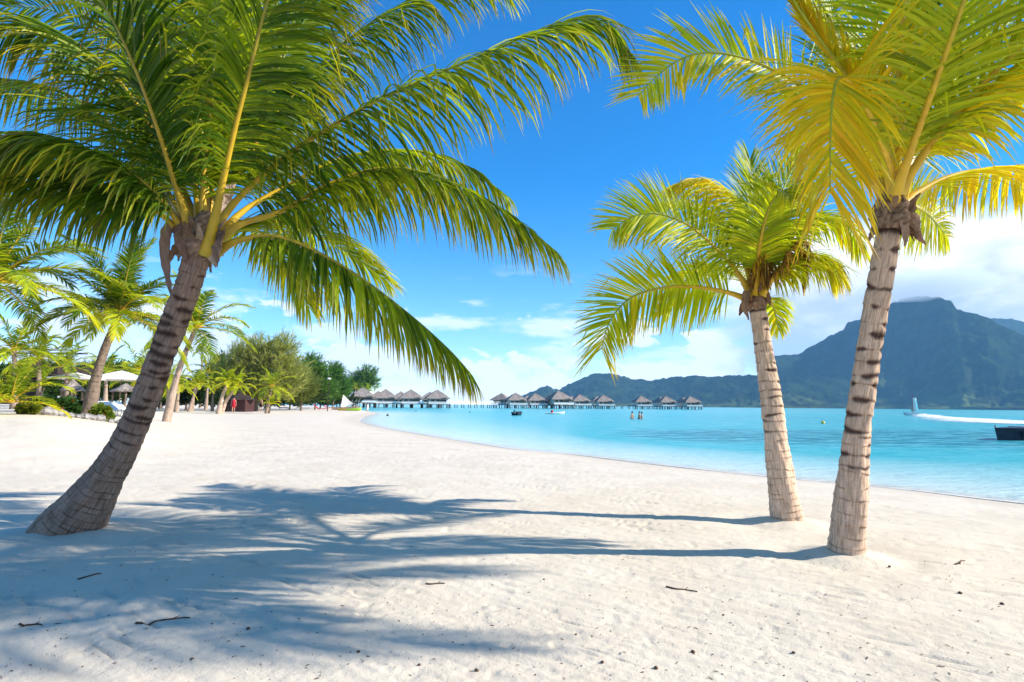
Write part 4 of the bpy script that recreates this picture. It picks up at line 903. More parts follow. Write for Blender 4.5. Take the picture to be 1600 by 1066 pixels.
def hut_roof(label, u, Y, vt, ve, hw, name='thatched_shelter'):
    b = gbase(u, Y); k = Y / F; zt = px(u, vt, Y)[2] - b[2]; ze = px(u, ve, Y)[2] - b[2]; r_ = hw * k
    o = tag(empty(name, b), label, 'shelter', 'thatched shelters by the garden')
    mb = MB(); mb.lathe([(r_, ze), (r_ * 0.93, ze + 0.05), (r_ * 0.5, ze + (zt - ze) * 0.55), (0.03, zt)], 20, jit=0.02); mb.build('roof', M_thatch, o)
    for i in range(4):
        a = i * math.pi / 2 + 0.6; mb = MB(); mb.tube([[r_ * .75 * math.cos(a), r_ * .75 * math.sin(a), -0.1], [r_ * .75 * math.cos(a), r_ * .75 * math.sin(a), ze + 0.12]], 0.05, 7); mb.build('post', M_wood, o)
hut_roof('small thatched shelter under the lower parasol', 111, 26, 593, 611, 17)
hut_roof('thatched shelter beside the parasol pole', 195, 32, 600, 612, 22)
# pavilion with flat dark roof
pb = gbase(52, 40); kk = 40 / F
o = tag(empty('beach_pavilion', pb), 'dark wooden beach pavilion with thin flat upper roof behind the palms', 'pavilion')
zz = lambda v: px(52, v, 40)[2] - pb[2]
xx = lambda u: px(u, 600, 40)[0] - pb[0]
mb = MB(); mb.box([(xx(-60) + xx(120)) / 2, 0.5, zz(551)], [xx(120) - xx(-60), 0.6, 0.07]); mb.build('upper_roof', M_dark, o)
mb = MB(); mb.box([(xx(-60) + xx(118)) / 2, 0.4, zz(546)], [xx(112) - xx(-60), 0.3, 0.05]); mb.build('roof_rail', M_dark, o)
mb = MB(); mb.box([(xx(70) + xx(120)) / 2, 0.2, zz(580)], [xx(120) - xx(70), 4.0, zz(574) - zz(586)]); mb.build('fascia', M_dark, o)
for u_ in (-50, 10, 60, 116):
    mb = MB(); mb.tube([[xx(u_), -0.9, -0.1], [xx(u_), -0.9, zz(551)]], 0.05, 8); mb.build('post', M_dark, o)
mb = MB(); mb.lathe([(1.3, zz(582)), (1.2, zz(574)), (0.8, zz(563)), (0.1, zz(556))], 20, c=(xx(34), 0.8, 0)); mb.build('thatch_dome', M_dark, o, True)
mb = MB(); mb.box([(xx(-40) + xx(40)) / 2, 1.2, zz(610)], [xx(40) - xx(-40), 0.15, zz(588) - zz(632)]); mb.build('back_wall', M_dark, o)
# hut with dark red walls in the grove
rb = gbase(365, 70); o = tag(empty('beach_hut', rb), 'low hut with dark red walls under the olive casuarina', 'hut')
mb = MB(); mb.box([0, 1.5, 0.75], [2.6, 2.6, 1.5]); mb.build('wall', plain('dark_red_wall', (0.06, 0.022, 0.02), 0.8), o)
mb = MB(); mb.lathe([(2.3, 1.45), (2.15, 1.52), (0.1, 2.4)], 4, c=(0, 1.5, 0)); mb.build('roof', M_dark, o)
mb = MB(); mb.box([-0.5, 0.17, 0.7], [0.7, 0.06, 1.3]); mb.build('door', M_dark, o)

# ------------------------------------------------------------------ overwater villas
def make_villa(wall_mat):
    o = empty('overwater_villa')
    w_, dk, ev, pk = 3.6, 1.55, 3.75, 6.9
    mb = MB()
    pr = [(6.35, ev - 0.25), (6.2, ev - 0.05), (4.6, ev + 0.95), (2.5, ev + 2.1), (0.12, pk)]
    k = 4; V = []; Fc = []
    nside = 9
    for (r_, z) in pr:
        for c_ in range(4):
            a0 = math.pi / 4 + c_ * math.pi / 2; a1 = a0 + math.pi / 2
            for j in range(nside):
                t = j / nside; x = r_ * (math.cos(a0) * (1 - t) + math.cos(a1) * t); y = r_ * (math.sin(a0) * (1 - t) + math.sin(a1) * t)
                V.append([x + random.uniform(-.05, .05), y + random.uniform(-.05, .05), z + random.uniform(-.05, .05)])
    m_ = 4 * nside
    for a in range(len(pr) - 1):
        for j in range(m_): Fc.append([a * m_ + j, a * m_ + (j + 1) % m_, (a + 1) * m_ + (j + 1) % m_, (a + 1) * m_ + j])
    Fc.append([(len(pr) - 1) * m_ + j for j in range(m_)])
    rf = ob('roof', mesh('roof', V, Fc, M_thatch), o)
    mb = MB(); mb.box([0, 0, pk - 0.02], [0.5, 0.5, 0.35], taper=0.4); mb.build('ridge_cap', M_thatch, rf)
    mb = MB(); mb.box([0, 0.4, (dk + ev) / 2], [6.4, 6.0, ev - dk]); wl = mb.build('wall', wall_mat, o)
    for x in (-1.9, 0.2): 
        mb = MB(); mb.box([x, -2.63, dk + 0.95], [1.3, 0.08, 1.35]); mb.build('window', M_glassdark, o)
    mb = MB(); mb.box([3.23, 0.5, dk + 1.0], [0.08, 1.5, 1.2]); mb.build('window', M_glassdark, o)
    # arched terrace roof
    V = []; Fc = []
    for y in (-4.6, -2.4):
        for j in range(9):
            a = math.pi * j / 8; V.append([2.0 - 1.7 * math.cos(a), y, ev - 0.75 + 1.05 * math.sin(a)])
    for j in range(8): Fc.append([j, j + 1, 9 + j + 1, 9 + j])
    tr = ob('terrace_roof', mesh('terrace_roof', V, Fc, M_thatch), o)
    sm = tr.modifiers.new('solid', 'SOLIDIFY'); sm.thickness = 0.22
    mb = MB(); mb.box([2.0, -2.64, dk + 0.85], [2.6, 0.06, 1.5]); mb.build('terrace_opening', M_glassdark, o)
    mb = MB(); mb.box([0.4, -0.6, dk - 0.12], [8.4, 8.4, 0.22]); mb.build('deck', M_wood, o)
    mb = MB()
    for x0, y0, x1, y1 in ((-3.7, -4.75, 4.55, -4.75), (4.55, -4.75, 4.55, 3.5)):
        for z in (0.42, 0.85): mb.box([(x0 + x1) / 2, (y0 + y1) / 2, dk + z], [max(0.07, x1 - x0), max(0.07, y1 - y0), 0.12])
        mb.box([(x0 + x1) / 2, (y0 + y1) / 2, dk + 0.36], [max(0.05, (x1 - x0) * 0.98), max(0.05, (y1 - y0) * .98), 0.55])
    mb.build('railing', M_white, o)
    for x in (-3.4, 0.4, 4.2):
        for y in (-4.4, -0.6, 3.2):
            mb = MB(); mb.tube([[x, y, -1.6], [x, y, dk - 0.2]], 0.17, 8); mb.build('post', M_dark, o)
    mb = MB()
    for s_ in range(5): mb.box([4.9 + s_ * 0.22, -3.2, dk - 0.25 - s_ * 0.33], [0.3, 1.0, 0.07])
    mb.tube([[4.75, -3.65, dk], [6.0, -3.65, -0.3]], 0.05, 6); mb.build('steps', M_white, o)
    return o
M_teakwall = plain('pale_plank_wall', (0.62, 0.64, 0.60), 0.8, 0.12, 4.0, 0.1)
v0 = make_villa(M_teakwall); vused = False
VL = [  # roof peak u, distance, turn, scale, label
 (601.8, 215, 0.25, 1.0, 'thatched overwater villa next after the beach villa, white terrace'), (590.5, 250, 0.2, 1.0, 'villa roof showing behind the second front villa'),
 (641.5, 216, 0.25, 1.0, 'thatched overwater villa in the middle of the near row'), (626, 252, 0.2, 1.0, 'villa roof showing between two front villas'),
 (682.5, 216, 0.25, 1.0, 'last villa of the near row, where the footbridge begins'), (671, 256, 0.2, 1.0, 'dark-sided villa roof behind the last near villa'),
 (783.5, 268, -0.3, 1.0, 'villa with shaded roof at the far end of the footbridge'), (805.5, 258, 0.2, 1.0, 'thatched villa second along the far jetty'), (836.5, 264, 0.2, 1.0, 'thatched villa third along the far jetty'),
 (824, 330, 0.2, 1.0, 'small distant villa roof behind the far jetty'), (862, 272, -0.2, 1.0, 'low villa beside the tall pointed villa'), (872.5, 262, 0.3, 1.18, 'tall pointed villa, highest roof on the far jetty'),
 (893, 330, 0.2, 1.0, 'small villa half hidden behind the jetty row'), (906, 276, 0.15, 1.0, 'villa with broad roof right of the tall pointed one'), (933, 325, 0.2, 1.0, 'villa roof behind the middle of the jetty row'),
 (943, 285, 0.1, 1.0, 'villa standing before the gap in the jetty row'), (1002, 300, 0.1, 1.0, 'single villa beyond the gap in the jetty row'), (1033, 325, 0.2, 1.0, 'rear villa of the next-to-last pair on the jetty'),
 (1040.5, 300, 0.1, 1.0, 'front villa of the next-to-last pair on the jetty'), (1069, 330, 0.2, 1.0, 'rear villa of the last pair on the jetty'), (1078.5, 296, 0.1, 1.0, 'front villa of the last pair, jetty end')]
for u, d_, rz, sc, lab in VL:
    p = px(u, 632, d_); 
    if not vused: v = v0; v.location = (p[0], p[1], 0); v.rotation_euler = (0, 0, rz); vused = True
    else: v = dup(v0, (p[0], p[1], 0), rz, (sc, sc, sc))
    tag(v, lab, 'villa', 'thatched overwater villas')
p = px(566, 632, 205); v = make_villa(M_pink); v.location = (p[0], p[1], 0.25); v.rotation_euler = (0, 0, 0.3)
tag(v, 'thatched villa with bamboo-coloured walls at the end of the beach', 'villa', 'thatched overwater villas')
# jetties
def jetty(label, a, b_, wd, dk, rail, step, group='jetties joining the villas'):
    a = np.array(a, float); b_ = np.array(b_, float); L = np.linalg.norm(b_ - a); rz = math.atan2(b_[1] - a[1], b_[0] - a[0])
    o = tag(empty('jetty', (a[0], a[1], 0), rz), label, 'jetty', group)
    mb = MB(); mb.box([L / 2, 0, dk], [L, wd, 0.28]); mb.build('deck', M_white if rail else M_wood, o)
    nP = int(L / step)
    pm = MB().tube([[0, 0, -1.6], [0, 0, dk - 0.14]], 0.16, 7); pm = mesh('post', np.vstack(pm.v), pm.f, M_dark)
    for i in range(nP + 1):
        for s_ in (-1, 1): ob('post', pm, o, (0.2 + i * (L - 0.4) / nP, s_ * (wd / 2 - 0.25), 0))
    if rail:
        for s_ in (-1, 1):
            mb = MB(); 
            for z in (0.55, 1.05): mb.box([L / 2, s_ * (wd / 2 - 0.08), dk + z], [L, 0.07, 0.10])
            for i in range(int(L / 2) + 1): mb.box([min(L - 0.05, i * 2.0 + 0.05), s_ * (wd / 2 - 0.08), dk + 0.6], [0.09, 0.09, 1.0])
            mb.build('railing', M_white, o)
    return o
pa = px(690, 632, 236); pb_ = px(792, 632, 262); jetty('white-railed footbridge between the two villa rows', pa[:2], pb_[:2], 2.0, 1.75, True, 3.4)
pa = px(792, 632, 270); pb_ = px(950, 632, 294); jetty('wooden jetty behind the far villas', pa[:2], pb_[:2], 2.0, 1.7, False, 4.0)
pa = px(950, 632, 294); pb_ = px(1094, 632, 312); jetty('wooden jetty crossing the gap toward the last villas', pa[:2], pb_[:2], 2.0, 1.66, False, 4.0)
pa = px(556, 632, 240); pb_ = px(690, 632, 236); jetty('wooden jetty running behind the near villas', pa[:2], pb_[:2], 2.0, 1.7, False, 4.0)

# ------------------------------------------------------------------ people
def person(label, loc, rz, pose='stand', shorts=M_black, top=None, scale=1.0, group='people on the beach', skin=None):
    o = tag(empty('person', loc, rz), label, 'person', group); o.scale = (scale,) * 3
    st = {'stand': dict(lf=(0.10, 0.12), rf=(-0.10, -0.10), la=(0.26, 0.02, 0.80), ra=(-0.26, 0.05, 0.80)), 'wade': dict(lf=(0.11, 0.05), rf=(-0.11, -0.05), la=(0.30, 0.12, 0.92), ra=(-0.30, 0.10, 0.90))}[pose]
    J = [((0, 0, 0.95), .125), ((0, 0, 1.12), .115), ((0, 0.01, 1.30), .135), ((0, 0.0, 1.44), .09), ((0, 0.01, 1.52), .052), ((0, 0.02, 1.62), .088), ((0, 0.01, 1.74), .075)]
    E = [(i, i + 1) for i in range(6)]
    def chain(root, pts):
        k = root
        for p_, r_ in pts: J.append((p_, r_)); E.append((k, len(J) - 1)); k = len(J) - 1
    for s_, f_ in ((1, st['lf']), (-1, st['rf'])):
        chain(0, [((s_ * 0.10, 0, 0.88), .092), ((s_ * 0.10, f_[1] * 0.5 + 0.02, 0.48), .062), ((f_[0], f_[1], 0.09), .04), ((f_[0], f_[1] + 0.13, 0.035), .033)])
    for s_, a_ in ((1, st['la']), (-1, st['ra'])):
        chain(3, [((s_ * 0.19, 0, 1.41), .056), ((s_ * 0.24, -0.02, 1.13), .042), (a_, .03), ((a_[0], a_[1] + 0.03, a_[2] - 0.09), .032)])
    me = bpy.data.meshes.new('body'); me.from_pydata([j[0] for j in J], E, []); me.update(); me.materials.append(skin or M_skin)
    b = ob('body', me, o); sk = b.modifiers.new('skin', 'SKIN'); 
    for i, j in enumerate(J): me.skin_vertices[0].data[i].radius = (j[1], j[1] * (0.75 if i in (1, 2, 3) else 1))
    me.skin_vertices[0].data[0].use_root = True
    sb = b.modifiers.new('sub', 'SUBSURF'); sb.levels = 1; sb.render_levels = 1
    mb = MB(); mb.lathe([(0.075, 1.72), (0.10, 1.68), (0.105, 1.74), (0.085, 1.81), (0.02, 1.84)], 12, c=(0, -0.01, 0)); mb.build('hair', M_hair, o, True)
    mb = MB()
    mb.lathe([(0.145, 1.0), (0.165, 0.92), (0.17, 0.84)], 14)
    for s_ in (1, -1): mb.lathe([(0.115, 0.90), (0.11, 0.72), (0.105, 0.58)], 12, c=(s_ * 0.095, 0.01, 0))
    mb.build('swim_shorts', shorts, o, True)
    if top: MB().lathe([(0.16, 0.98), (0.155, 1.12), (0.185, 1.30), (0.17, 1.42), (0.08, 1.49)], 14).build('shirt', top, o, True)
    return o
def pg(u, v): q = gpt(u, v); return (q[0], q[1], q[2])
person('man in black swim shorts walking beside the bright palm', pg(407, 643.5), 2.8)
person('person in a red top standing by the dark red hut', gbase(365, 66), 0.4, shorts=M_red, top=M_red)
q = gp(574, 645.5, -0.25); person('person in white wading at the water edge beside the lime kayak', (q[0], q[1], -0.25), 1.2, 'wade', shorts=M_white, top=M_canvas)
for lab, u, z in (('lone bather standing waist deep in the lagoon', 988, -0.95), ('bather of the close couple, arms at side', 999, -0.95), ('bather of the close couple, slightly behind', 1003, -1.0)):
    q = gp(u, 655, 0.0); person(lab, (q[0], q[1], z), u * 0.7, 'wade', group='bathers standing in the lagoon')

# sun loungers with towels and sunbathers on the beach end
def lounger(label, u, v, rz, towel):
    q = pg(u, v); o = tag(empty('sun_lounger', q, rz), label, 'sun lounger', 'sun loungers on the far beach')
    mb = MB(); mb.box([0, 0, 0.30], [0.62, 1.35, 0.06]); mb.build('seat', M_white, o)
    c, s_ = math.cos(0.6), math.sin(0.6); MB().box([0, 0.95, 0.47], [0.62, 0.72, 0.05], M=[[1, 0, 0], [0, c, -s_], [0, s_, c]]).build('backrest', M_white, o)
    for x in (-.26, .26):
        for y in (-.6, .6): MB().tube([[x, y, -0.02], [x, y, 0.30]], 0.022, 6).build('leg', M_white, o)
    mt = MB(); mt.box([0, -0.02, 0.365], [0.66, 1.45, 0.07]); mt.box([0, 0.93, 0.53], [0.66, 0.74, 0.07], M=[[1, 0, 0], [0, c, -s_], [0, s_, c]]); mt.build('towel', towel, o)
LG = [('lounger with pink towel farthest from the palms', 482, 634, M_pinkc), ('lounger with red towel beside the lamp post', 494, 635.5, M_red), ('lounger with pink towel by the lamp post', 515, 639, M_pinkc),
      ('lounger with red towel closest to the canoe', 505, 642.5, M_red), ('lounger with dark towel in front of the trees', 476, 641.5, M_black), ('lounger with red towel behind the dark-towel lounger', 443, 640, M_red)]
for i, (lab, u, v, t_) in enumerate(LG): lounger(lab, u, v, 0.8 + 0.3 * i, t_)
for i, (u, Yl) in enumerate(((196, 27), (186, 28), (205, 29))):
    q = gbase(u, Yl); o = tag(empty('sun_lounger', q, 1.2), 'white lounger in the shade by the parasol', 'sun lounger', 'white loungers under the parasol')
    MB().box([0, 0, 0.30], [0.62, 1.35, 0.06]).build('seat', M_white, o)
    c, s_ = math.cos(0.6), math.sin(0.6); MB().box([0, 0.95, 0.47], [0.62, 0.72, 0.05], M=[[1, 0, 0], [0, c, -s_], [0, s_, c]]).build('backrest', M_white, o)
    for x in (-.26, .26):
        for y in (-.6, .6): MB().tube([[x, y, -0.02], [x, y, 0.30]], 0.022, 6).build('leg', M_white, o)
# lamp post
q = gbase(512, 82); o = tag(empty('lamp_post', q), 'thin dark lamp post with white head in front of the trees', 'lamp post')
zt = px(512, 593, 82)[2] - q[2]
MB().tube([[0, 0, -0.2], [0, 0, zt]], [0.06, 0.04], 8).build('pole', M_dark, o)
MB().lathe([(0.05, zt), (0.30, zt + 0.04), (0.26, zt + 0.16), (0.05, zt + 0.26)], 14).build('lamp_head', M_white, o, True)

# ------------------------------------------------------------------ boats
def hull_mesh(L, Wd, Hh, sheer=0.25, n=13, flat=0.55, stern=0.7):
    V = []; k = 9
    for i in range(n):
        t = i / (n - 1); x = (t - 0.5) * L
        w_ = Wd / 2 * (1 - max(0, (t - 0.45) / 0.55) ** 2.2 * 0.97) * (stern + (1 - stern) * min(1, t * 3)); z0 = Hh * 0.5 * max(0, (t - 0.75) / 0.25) ** 2
        top = Hh * (1 + sheer * (t - 0.3) ** 2 * 2)
        for j in range(k):
            a = j / (k - 1) * 2 - 1; yy = abs(a) ** flat * (1 if a > 0 else -1); zz_ = z0 + (top - z0) * abs(a) ** 2.4
            V.append([x, w_ * yy, zz_])
    Fc = [[i * k + j, i * k + j + 1, (i + 1) * k + j + 1, (i + 1) * k + j] for i in range(n - 1) for j in range(k - 1)]
    Fc.append([j for j in range(k)]); return V, Fc
def solid(o, t): m_ = o.modifiers.new('solid', 'SOLIDIFY'); m_.thickness = t; m_.offset = 1; return o
q = gp(808, 649, 0); o = tag(empty('rowing_boat', (q[0], q[1], -0.12), 1.35), 'small dark open boat moored in the lagoon before the villas', 'boat')
V, Fc = hull_mesh(3.4, 1.35, 0.55); solid(ob('hull', mesh('hull', V, Fc, M_hullblk, smooth=True), o), 0.04)
MB().box([-0.4, 0, 0.42], [0.25, 1.1, 0.05]).build('thwart', M_wood, o); MB().box([0.6, 0, 0.45], [0.25, 0.95, 0.05]).build('thwart', M_wood, o)
MB().box([-1.72, 0, 0.62], [0.2, 0.3, 0.5]).build('outboard_motor', M_metal, o)
q = gp(867, 647, 0); o = tag(empty('kayak', (q[0], q[1], -0.05), 0.15), 'white kayak carrying a red bundle afloat on the lagoon', 'kayak')
V, Fc = hull_mesh(3.3, 0.7, 0.28, 0.8, stern=0.15); solid(ob('hull', mesh('hull', V, Fc, M_white, smooth=True), o), 0.03)
MB().lathe([(0.18, 0.12), (0.2, 0.3), (0.21, 0.5), (0.15, 0.66), (0.06, 0.72)], 12, c=(-0.5, 0, 0)).build('bundle', M_red, o, True)
q = pg(546, 642); o = tag(empty('kayak', (q[0], q[1], q[2] + 0.0), -0.12), 'yellow and lime kayak lying on the sand at the water edge', 'kayak')
V, Fc = hull_mesh(4.0, 0.75, 0.32, 0.8, stern=0.15); me = mesh('hull', V, Fc, [M_yellow, M_lime], smooth=True)
for f_ in me.polygons: f_.material_index = 0 if f_.center[0] < -0.3 else 1
solid(ob('hull', me, o), 0.03); MB().box([-0.3, 0, 0.2], [0.5, 0.4, 0.08]).build('seat', M_dark, o)
# outrigger canoe with triangular sail on the beach
q = gbase(540, 104); Yq = q[1]; o = tag(empty('outrigger_canoe', (q[0], q[1], q[2]), 0.6), 'outrigger canoe on the beach with cream triangular sail raised', 'sailing canoe')
kz = Yq / F
V, Fc = hull_mesh(5.0, 0.6, 0.5, 0.8, stern=0.2); solid(ob('hull', mesh('hull', V, Fc, M_wood, smooth=True), o), 0.04)
MB().tube([[-1.9, -1.6, 0.12], [0, -1.6, 0.08], [1.9, -1.6, 0.2]], 0.09, 8).build('float', M_wood, o)
for x in (-0.9, 0.9): MB().tube([[x, 0.2, 0.5], [x, -0.9, 0.5], [x, -1.6, 0.15]], 0.03, 6).build('outrigger_boom', M_wood, o)
S0 = np.array([-8.5 * kz, 0, 2 * kz]); S1 = np.array([-4.5 * kz, 0, 24 * kz]); S2 = np.array([13 * kz, 0.3, 9 * kz])
MB().tube([S0 + [0, 0, -0.3], S1], 0.05, 7).build('mast', M_wood, o); MB().tube([S0, S2], 0.04, 7).build('boom', M_wood, o)
V = []; nn = 9
for i in range(nn):
    for j in range(nn):
        a = i / (nn - 1); b_ = j / (nn - 1); P_ = (S0 * (1 - a) + S1 * a) * (1 - b_) + (S0 * (1 - a) + S1 * a + (S2 - S0) * (1 - a)) * b_
        V.append(P_ + np.array([0, 0.35 * math.sin(math.pi * b_) * (1 - a), 0]))
ob('sail', mesh('sail', V, grid_faces(nn, nn), M_canvas, smooth=True), o)
# fast sailing craft with wake
q = gp(1428, 649, 0); Yq = q[1]; kz = Yq / F; boat_xy = q[:2]
o = tag(empty('catamaran', (q[0], q[1], 0), 2.9), 'white catamaran with narrow turquoise sail trailing a foamy wake', 'sailboat')
for y in (-0.7, 0.7):
    V, Fc = hull_mesh(3.6, 0.42, 0.5, 0.6); h_ = ob('hull', mesh('hull', V, Fc, M_white, smooth=True), o, (0, y, -0.08)); solid(h_, 0.03)
MB().box([0, 0, 0.5], [1.9, 1.4, 0.08]).build('trampoline', M_metal, o)
MB().tube([[0.1, 0, 0.4], [0.1, 0, 31 * kz]], 0.05, 8).build('mast', M_red, o)
V = []
for i in range(12):
    a = i / 11
    for j in range(5):
        b_ = j / 4; V.append([0.05 - b_ * (1.05 - 0.35 * a), 0.18 * math.sin(math.pi * b_) , 0.9 + a * (27 * kz - 0.9)])
me = mesh('sail', V, grid_faces(12, 5), [M_teal, M_canvas], smooth=True)
for f_ in me.polygons: f_.material_index = 1 if (f_.center[0] > -0.62) else 0
ob('sail', me, o)
person('sailor crouched on the catamaran', (q[0] - 0.5, q[1] - 0.2, 0.50), 1.0, 'wade', top=M_black, scale=0.62, group='people on the water')
# wake: churned foam lying on the water
pts = cat([gp(1396, 649.5, 0), gp(1428, 650, 0), gp(1480, 653.5, 0), gp(1540, 658, 0), gp(1600, 661.5, 0), gp(1680, 664, 0)], 140); pts = even(pts, 220)
T = unit(np.gradient(pts, axis=0)); Nn = np.stack([-T[:, 1], T[:, 0], 0 * T[:, 0]], 1); k = np.arange(220); t = k / 219
wdt = np.interp(t, [0, 0.12, 0.3, 1], [0.6, 2.2, 5.5, 14.0]); V = []; ht = np.interp(t, [0, 0.10, 0.2, 0.32, 1], [0.02, 0.10, 0.42, 0.14, 0.04])
for j, f_ in enumerate(np.linspace(-1, 1, 15)):
    e = 1 - abs(f_) ** 2; w2 = wdt * (1 + 0.45 * (fbm(k * 0.12, k * 0 + j * 0.3, 3, 41) - 0.5))
    V.append(pts + Nn * (f_ * w2)[:, None] + np.array([0, 0, 1.0]) * (0.02 + e * ht * (0.4 + 1.2 * fbm(k * 0.22, k * 0 + j * 0.6, 4, 42)))[:, None])
wk = ob('boat_wake', mesh('boat_wake', np.stack(V, 1).reshape(-1, 3), grid_faces(220, 15), M_foam, smooth=True, extra={'foam': np.tile(0.55 * (1 - np.abs(np.linspace(-1, 1, 15)) ** 1.5), 220)})); tag(wk, 'long white foaming wake trailing behind the catamaran', 'wake', kind='stuff')
# moored barge entering at the right
q = gp(1556, 688, 0); kz = q[1] / F
o = tag(empty('barge', (q[0], q[1], 0), -0.05), 'dark flat moored barge with grey deck and small bollard', 'barge')
Lb = 5.5; hz = 19 * kz
V = [[0.12, -0.0, -0.25], [Lb, 0, -0.25], [Lb, 2.0, -0.25], [2.0, 1.8, -0.25], [-0.05, -0.06, hz * 0.86], [Lb, -0.06, hz * 0.95], [Lb, 2.06, hz * 0.95], [1.95, 1.86, hz * 0.86], [-0.08, -0.08, hz], [Lb, -0.08, hz], [Lb, 2.08, hz], [1.95, 1.9, hz]]
Fc = [[0, 3, 2, 1]] + [[a, (a + 1) % 4, 4 + (a + 1) % 4, 4 + a] for a in range(4)] + [[4 + a, 4 + (a + 1) % 4, 8 + (a + 1) % 4, 8 + a] for a in range(4)] + [[8, 9, 10, 11]]
ob('hull', mesh('hull', V, Fc, M_hullblk), o)
MB().box([Lb / 2 + 1.0, 1.0, hz + 0.02], [Lb - 2.15, 1.7, 0.04]).build('deck', M_deckgrey, o)
MB().tube([[0.18, 0.2, hz - 0.02], [0.18, 0.2, hz + 0.12]], 0.035, 8).build('bollard', M_metal, o)
for x in (1.2, 2.6, 4.0): MB().tube([[x, -0.12, hz * 0.75], [x, -0.12, hz * 0.2]], 0.06, 8).build('fender', M_hullblk, o)
# buoys
def buoy(label, u, v, r_, m_):
    q = gp(u, v, 0); o = tag(empty('mooring_buoy', (q[0], q[1], 0)), label, 'buoy', 'mooring buoys')
    MB().lathe([(0.01, -r_), (r_ * .75, -r_ * .6), (r_, 0), (r_ * .8, r_ * .6), (r_ * .25, r_ * .95), (0.01, r_)], 16, c=(0, 0, r_ * 0.4)).build('float', m_, o, True)
    MB().lathe([(r_ * .22, r_ * 1.2), (r_ * .22, r_ * 1.6), (0.01, r_ * 1.65)], 10).build('ring', M_metal, o)
buoy('round yellow mooring buoy on the turquoise water', 1286, 662, 0.17, M_yellow)
buoy('black mooring buoy close to the beach end', 605.5, 650, 0.16, M_hullblk)
buoy('small dark float before the footbridge', 734, 644.5, 0.13, M_hullblk)
buoy('tiny dark float before the near villas', 650, 643, 0.14, M_hullblk)

# ------------------------------------------------------------------ litter on the sand
rg = np.random.default_rng(77)
def sandz(x, y): return H(x, y) + float(relief(np.array([x]), np.array([y]))[0])
TW = [(255, 970, 72, 'curved brown twig lying in the palm shade'), (48, 978, 36, 'short bent twig lying in the palm shade'), (140, 902, 36, 'thin dry twig near the leaning trunk'), (1065, 920, 45, 'dry brown leaf stalk on the sunlit sand'),
      (200, 826, 40, 'dark husk scrap by the leaning trunk foot'), (190, 824, 26, 'second dark husk scrap by the leaning trunk foot'), (680, 912, 28, 'pale stick in the sunlit sand beside the shade edge'), (1500, 880, 40, 'thin stick half buried right of the ringed palm')]
for u, v, Lp, lab in TW:
    p = gpt(u, v); L_ = Lp * p[1] / F; a = rg.normal(0.2, 0.4); P = []
    for t in np.linspace(-.5, .5, 9):
        x = p[0] + math.cos(a) * t * L_; y = p[1] + math.sin(a) * t * L_ + 0.06 * L_ * math.sin(t * 7); P.append([x - p[0], y - p[1], sandz(x, y) + 0.004 - p[2]])
    mb = MB(); mb.tube(P, np.linspace(0.006, 0.003, 9), 6); mb.tube([P[5], [P[5][0] + L_ * 0.12, P[5][1] + L_ * 0.09, P[5][2] + 0.01]], [0.003, 0.0015], 5)
    tag(mb.build('twig', M_twig, None, loc=p), lab, 'twig', 'twigs on the sand')
PBs = [(941, 1036), (1083, 1018), (745, 1048), (1025, 1044), (388, 983), (1390, 886), (1500, 928), (1566, 946), (900, 992), (655, 1040), (1240, 1020), (850, 905), (1130, 960), (560, 1020), (300, 1030)]
for u, v in PBs:
    p = gpt(u, v); r_ = rg.uniform(0.006, 0.013); V = []; k = 9
    for a in range(4):
        for j in range(k): th = math.pi * (a + .5) / 4; f_ = r_ * rg.uniform(.8, 1.2); V.append([f_ * math.sin(th) * math.cos(j * 6.283 / k), f_ * math.sin(th) * math.sin(j * 6.283 / k), .75 * f_ * math.cos(th)])
    Fc = [[a * k + j, a * k + (j + 1) % k, (a + 1) * k + (j + 1) % k, (a + 1) * k + j] for a in range(3) for j in range(k)] + [list(range(k))[::-1], [3 * k + j for j in range(k)]]
    tag(ob('pebble', mesh('pebble', V, Fc, M_twig, smooth=True), None, (p[0], p[1], sandz(p[0], p[1]) + r_ * .3)), 'small dark pebble on the near sand', 'pebble', 'dark pebbles on the sand')
# fine dark grit and leaf crumbs
n_ = 1100; uu = rg.uniform(-60, 1660, n_); vv = 640 + 430 * rg.random(n_) ** 0.7
d = np.stack([uu - 800, -(vv - 533), np.full(n_, -F)], 1) @ C3.T; tt = (0.3 - CAM[2]) / d[:, 2]; P = CAM + d * tt[:, None]
ok = (P[:, 1] < 14) & (shore(P[:, 0], P[:, 1]) > 1.5); P = P[ok]; P[:, 2] = hgt(P[:, 0], P[:, 1]) + relief(P[:, 0], P[:, 1]) + 0.002
m_ = len(P); a = rg.random(m_) * 6.28; L_ = 0.002 + 0.014 * rg.random(m_) ** 4; wv = 0.001 + 0.002 * rg.random(m_)
D = np.stack([np.cos(a), np.sin(a), rg.normal(0, .15, m_)], 1) * L_[:, None]; Sx = np.stack([-np.sin(a), np.cos(a), rg.normal(0, .2, m_)], 1) * wv[:, None]; up = np.array([0, 0, 0.004])
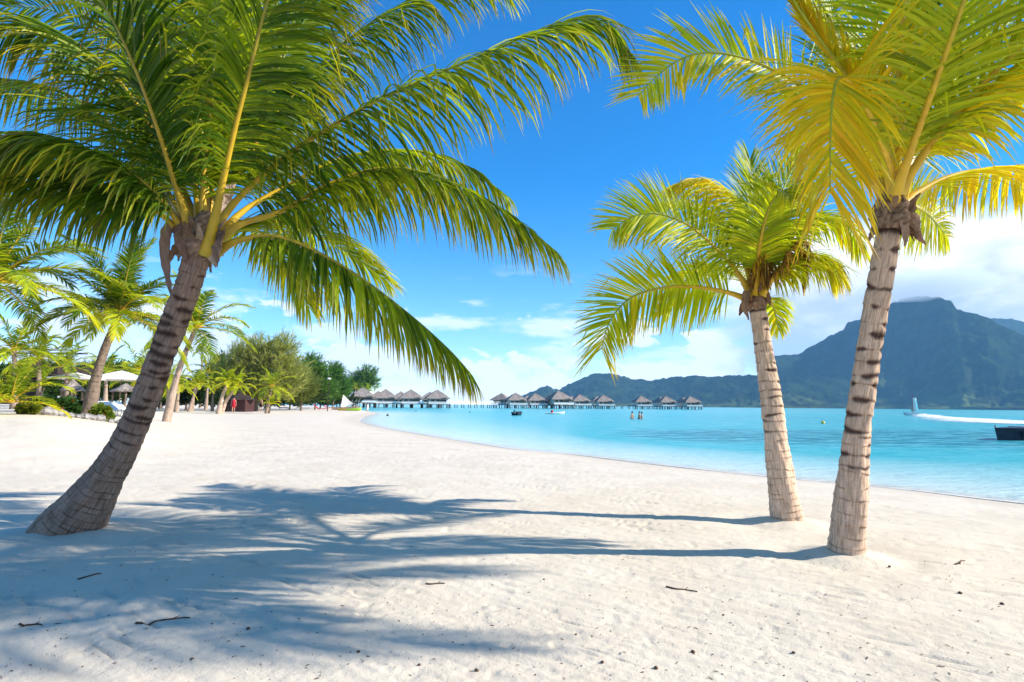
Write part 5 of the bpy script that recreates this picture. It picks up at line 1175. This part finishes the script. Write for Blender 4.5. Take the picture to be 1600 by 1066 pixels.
V = np.stack([P - D - Sx, P - D + Sx, P + D + Sx * .6, P + D - Sx * .6, P + up], 1).reshape(-1, 3); bI = np.arange(m_)[:, None] * 5
Fc = np.concatenate([np.c_[bI + a_, bI + b_, bI + 4] for a_, b_ in ((0, 1), (1, 2), (2, 3), (3, 0))])
gr = ob('sand_grit', mesh('sand_grit', V, Fc, M_twig)); tag(gr, 'scattered dark grit and leaf crumbs on the white sand', 'grit', kind='stuff')

# ------------------------------------------------------------------ air
def volume(name, dens, col, aniso=0.0):
    m = bpy.data.materials.new(name); m.use_nodes = True; t = m.node_tree; t.nodes.clear()
    pv = t.nodes.new('ShaderNodeVolumePrincipled'); pv.inputs['Density'].default_value = dens; pv.inputs['Color'].default_value = tuple(col) + (1,); pv.inputs['Anisotropy'].default_value = aniso
    o_ = t.nodes.new('ShaderNodeOutputMaterial'); t.links.new(pv.outputs[0], o_.inputs['Volume']); return m
hb = MB().box([0, 0, 496], [18800, 18800, 1008]).build('haze', volume('haze', 6.5e-5, (0.34, 0.66, 1.0)))
tag(hb, 'pale blue sea haze over the lagoon and island', 'haze', kind='stuff')

# cloud cap resting on the summit
bm_ = MB(); Vc = []; nu_, nv_ = 48, 24
cc = px(1446, 450, 3250); 
for i in range(nv_ + 1):
    for j in range(nu_):
        th = math.pi * i / nv_; ph = 2 * math.pi * j / nu_; dx, dy, dz = math.sin(th) * math.cos(ph), math.sin(th) * math.sin(ph), math.cos(th)
        f_ = 0.8 + 0.5 * float(fbm(np.array([dx * 2 + 5 + dz]), np.array([dy * 2 + dz * 2 + 3]), 4, 71)[0])
        Vc.append([dx * 300 * f_, dy * 330 * f_, dz * 80 * f_ * (1.0 if dz > 0 else 0.75)])
Fc = [[i * nu_ + j, (i + 1) * nu_ + j, (i + 1) * nu_ + (j + 1) % nu_, i * nu_ + (j + 1) % nu_] for i in range(nv_) for j in range(nu_)]
mc = ob('summit_mist', mesh('summit_mist', Vc, Fc, volume('summit_mist', 0.0045, (0.97, 0.98, 1.0)), smooth=True), None, cc)
tag(mc, 'grey cloud cap hiding the mountain summit', 'cloud', kind='stuff')
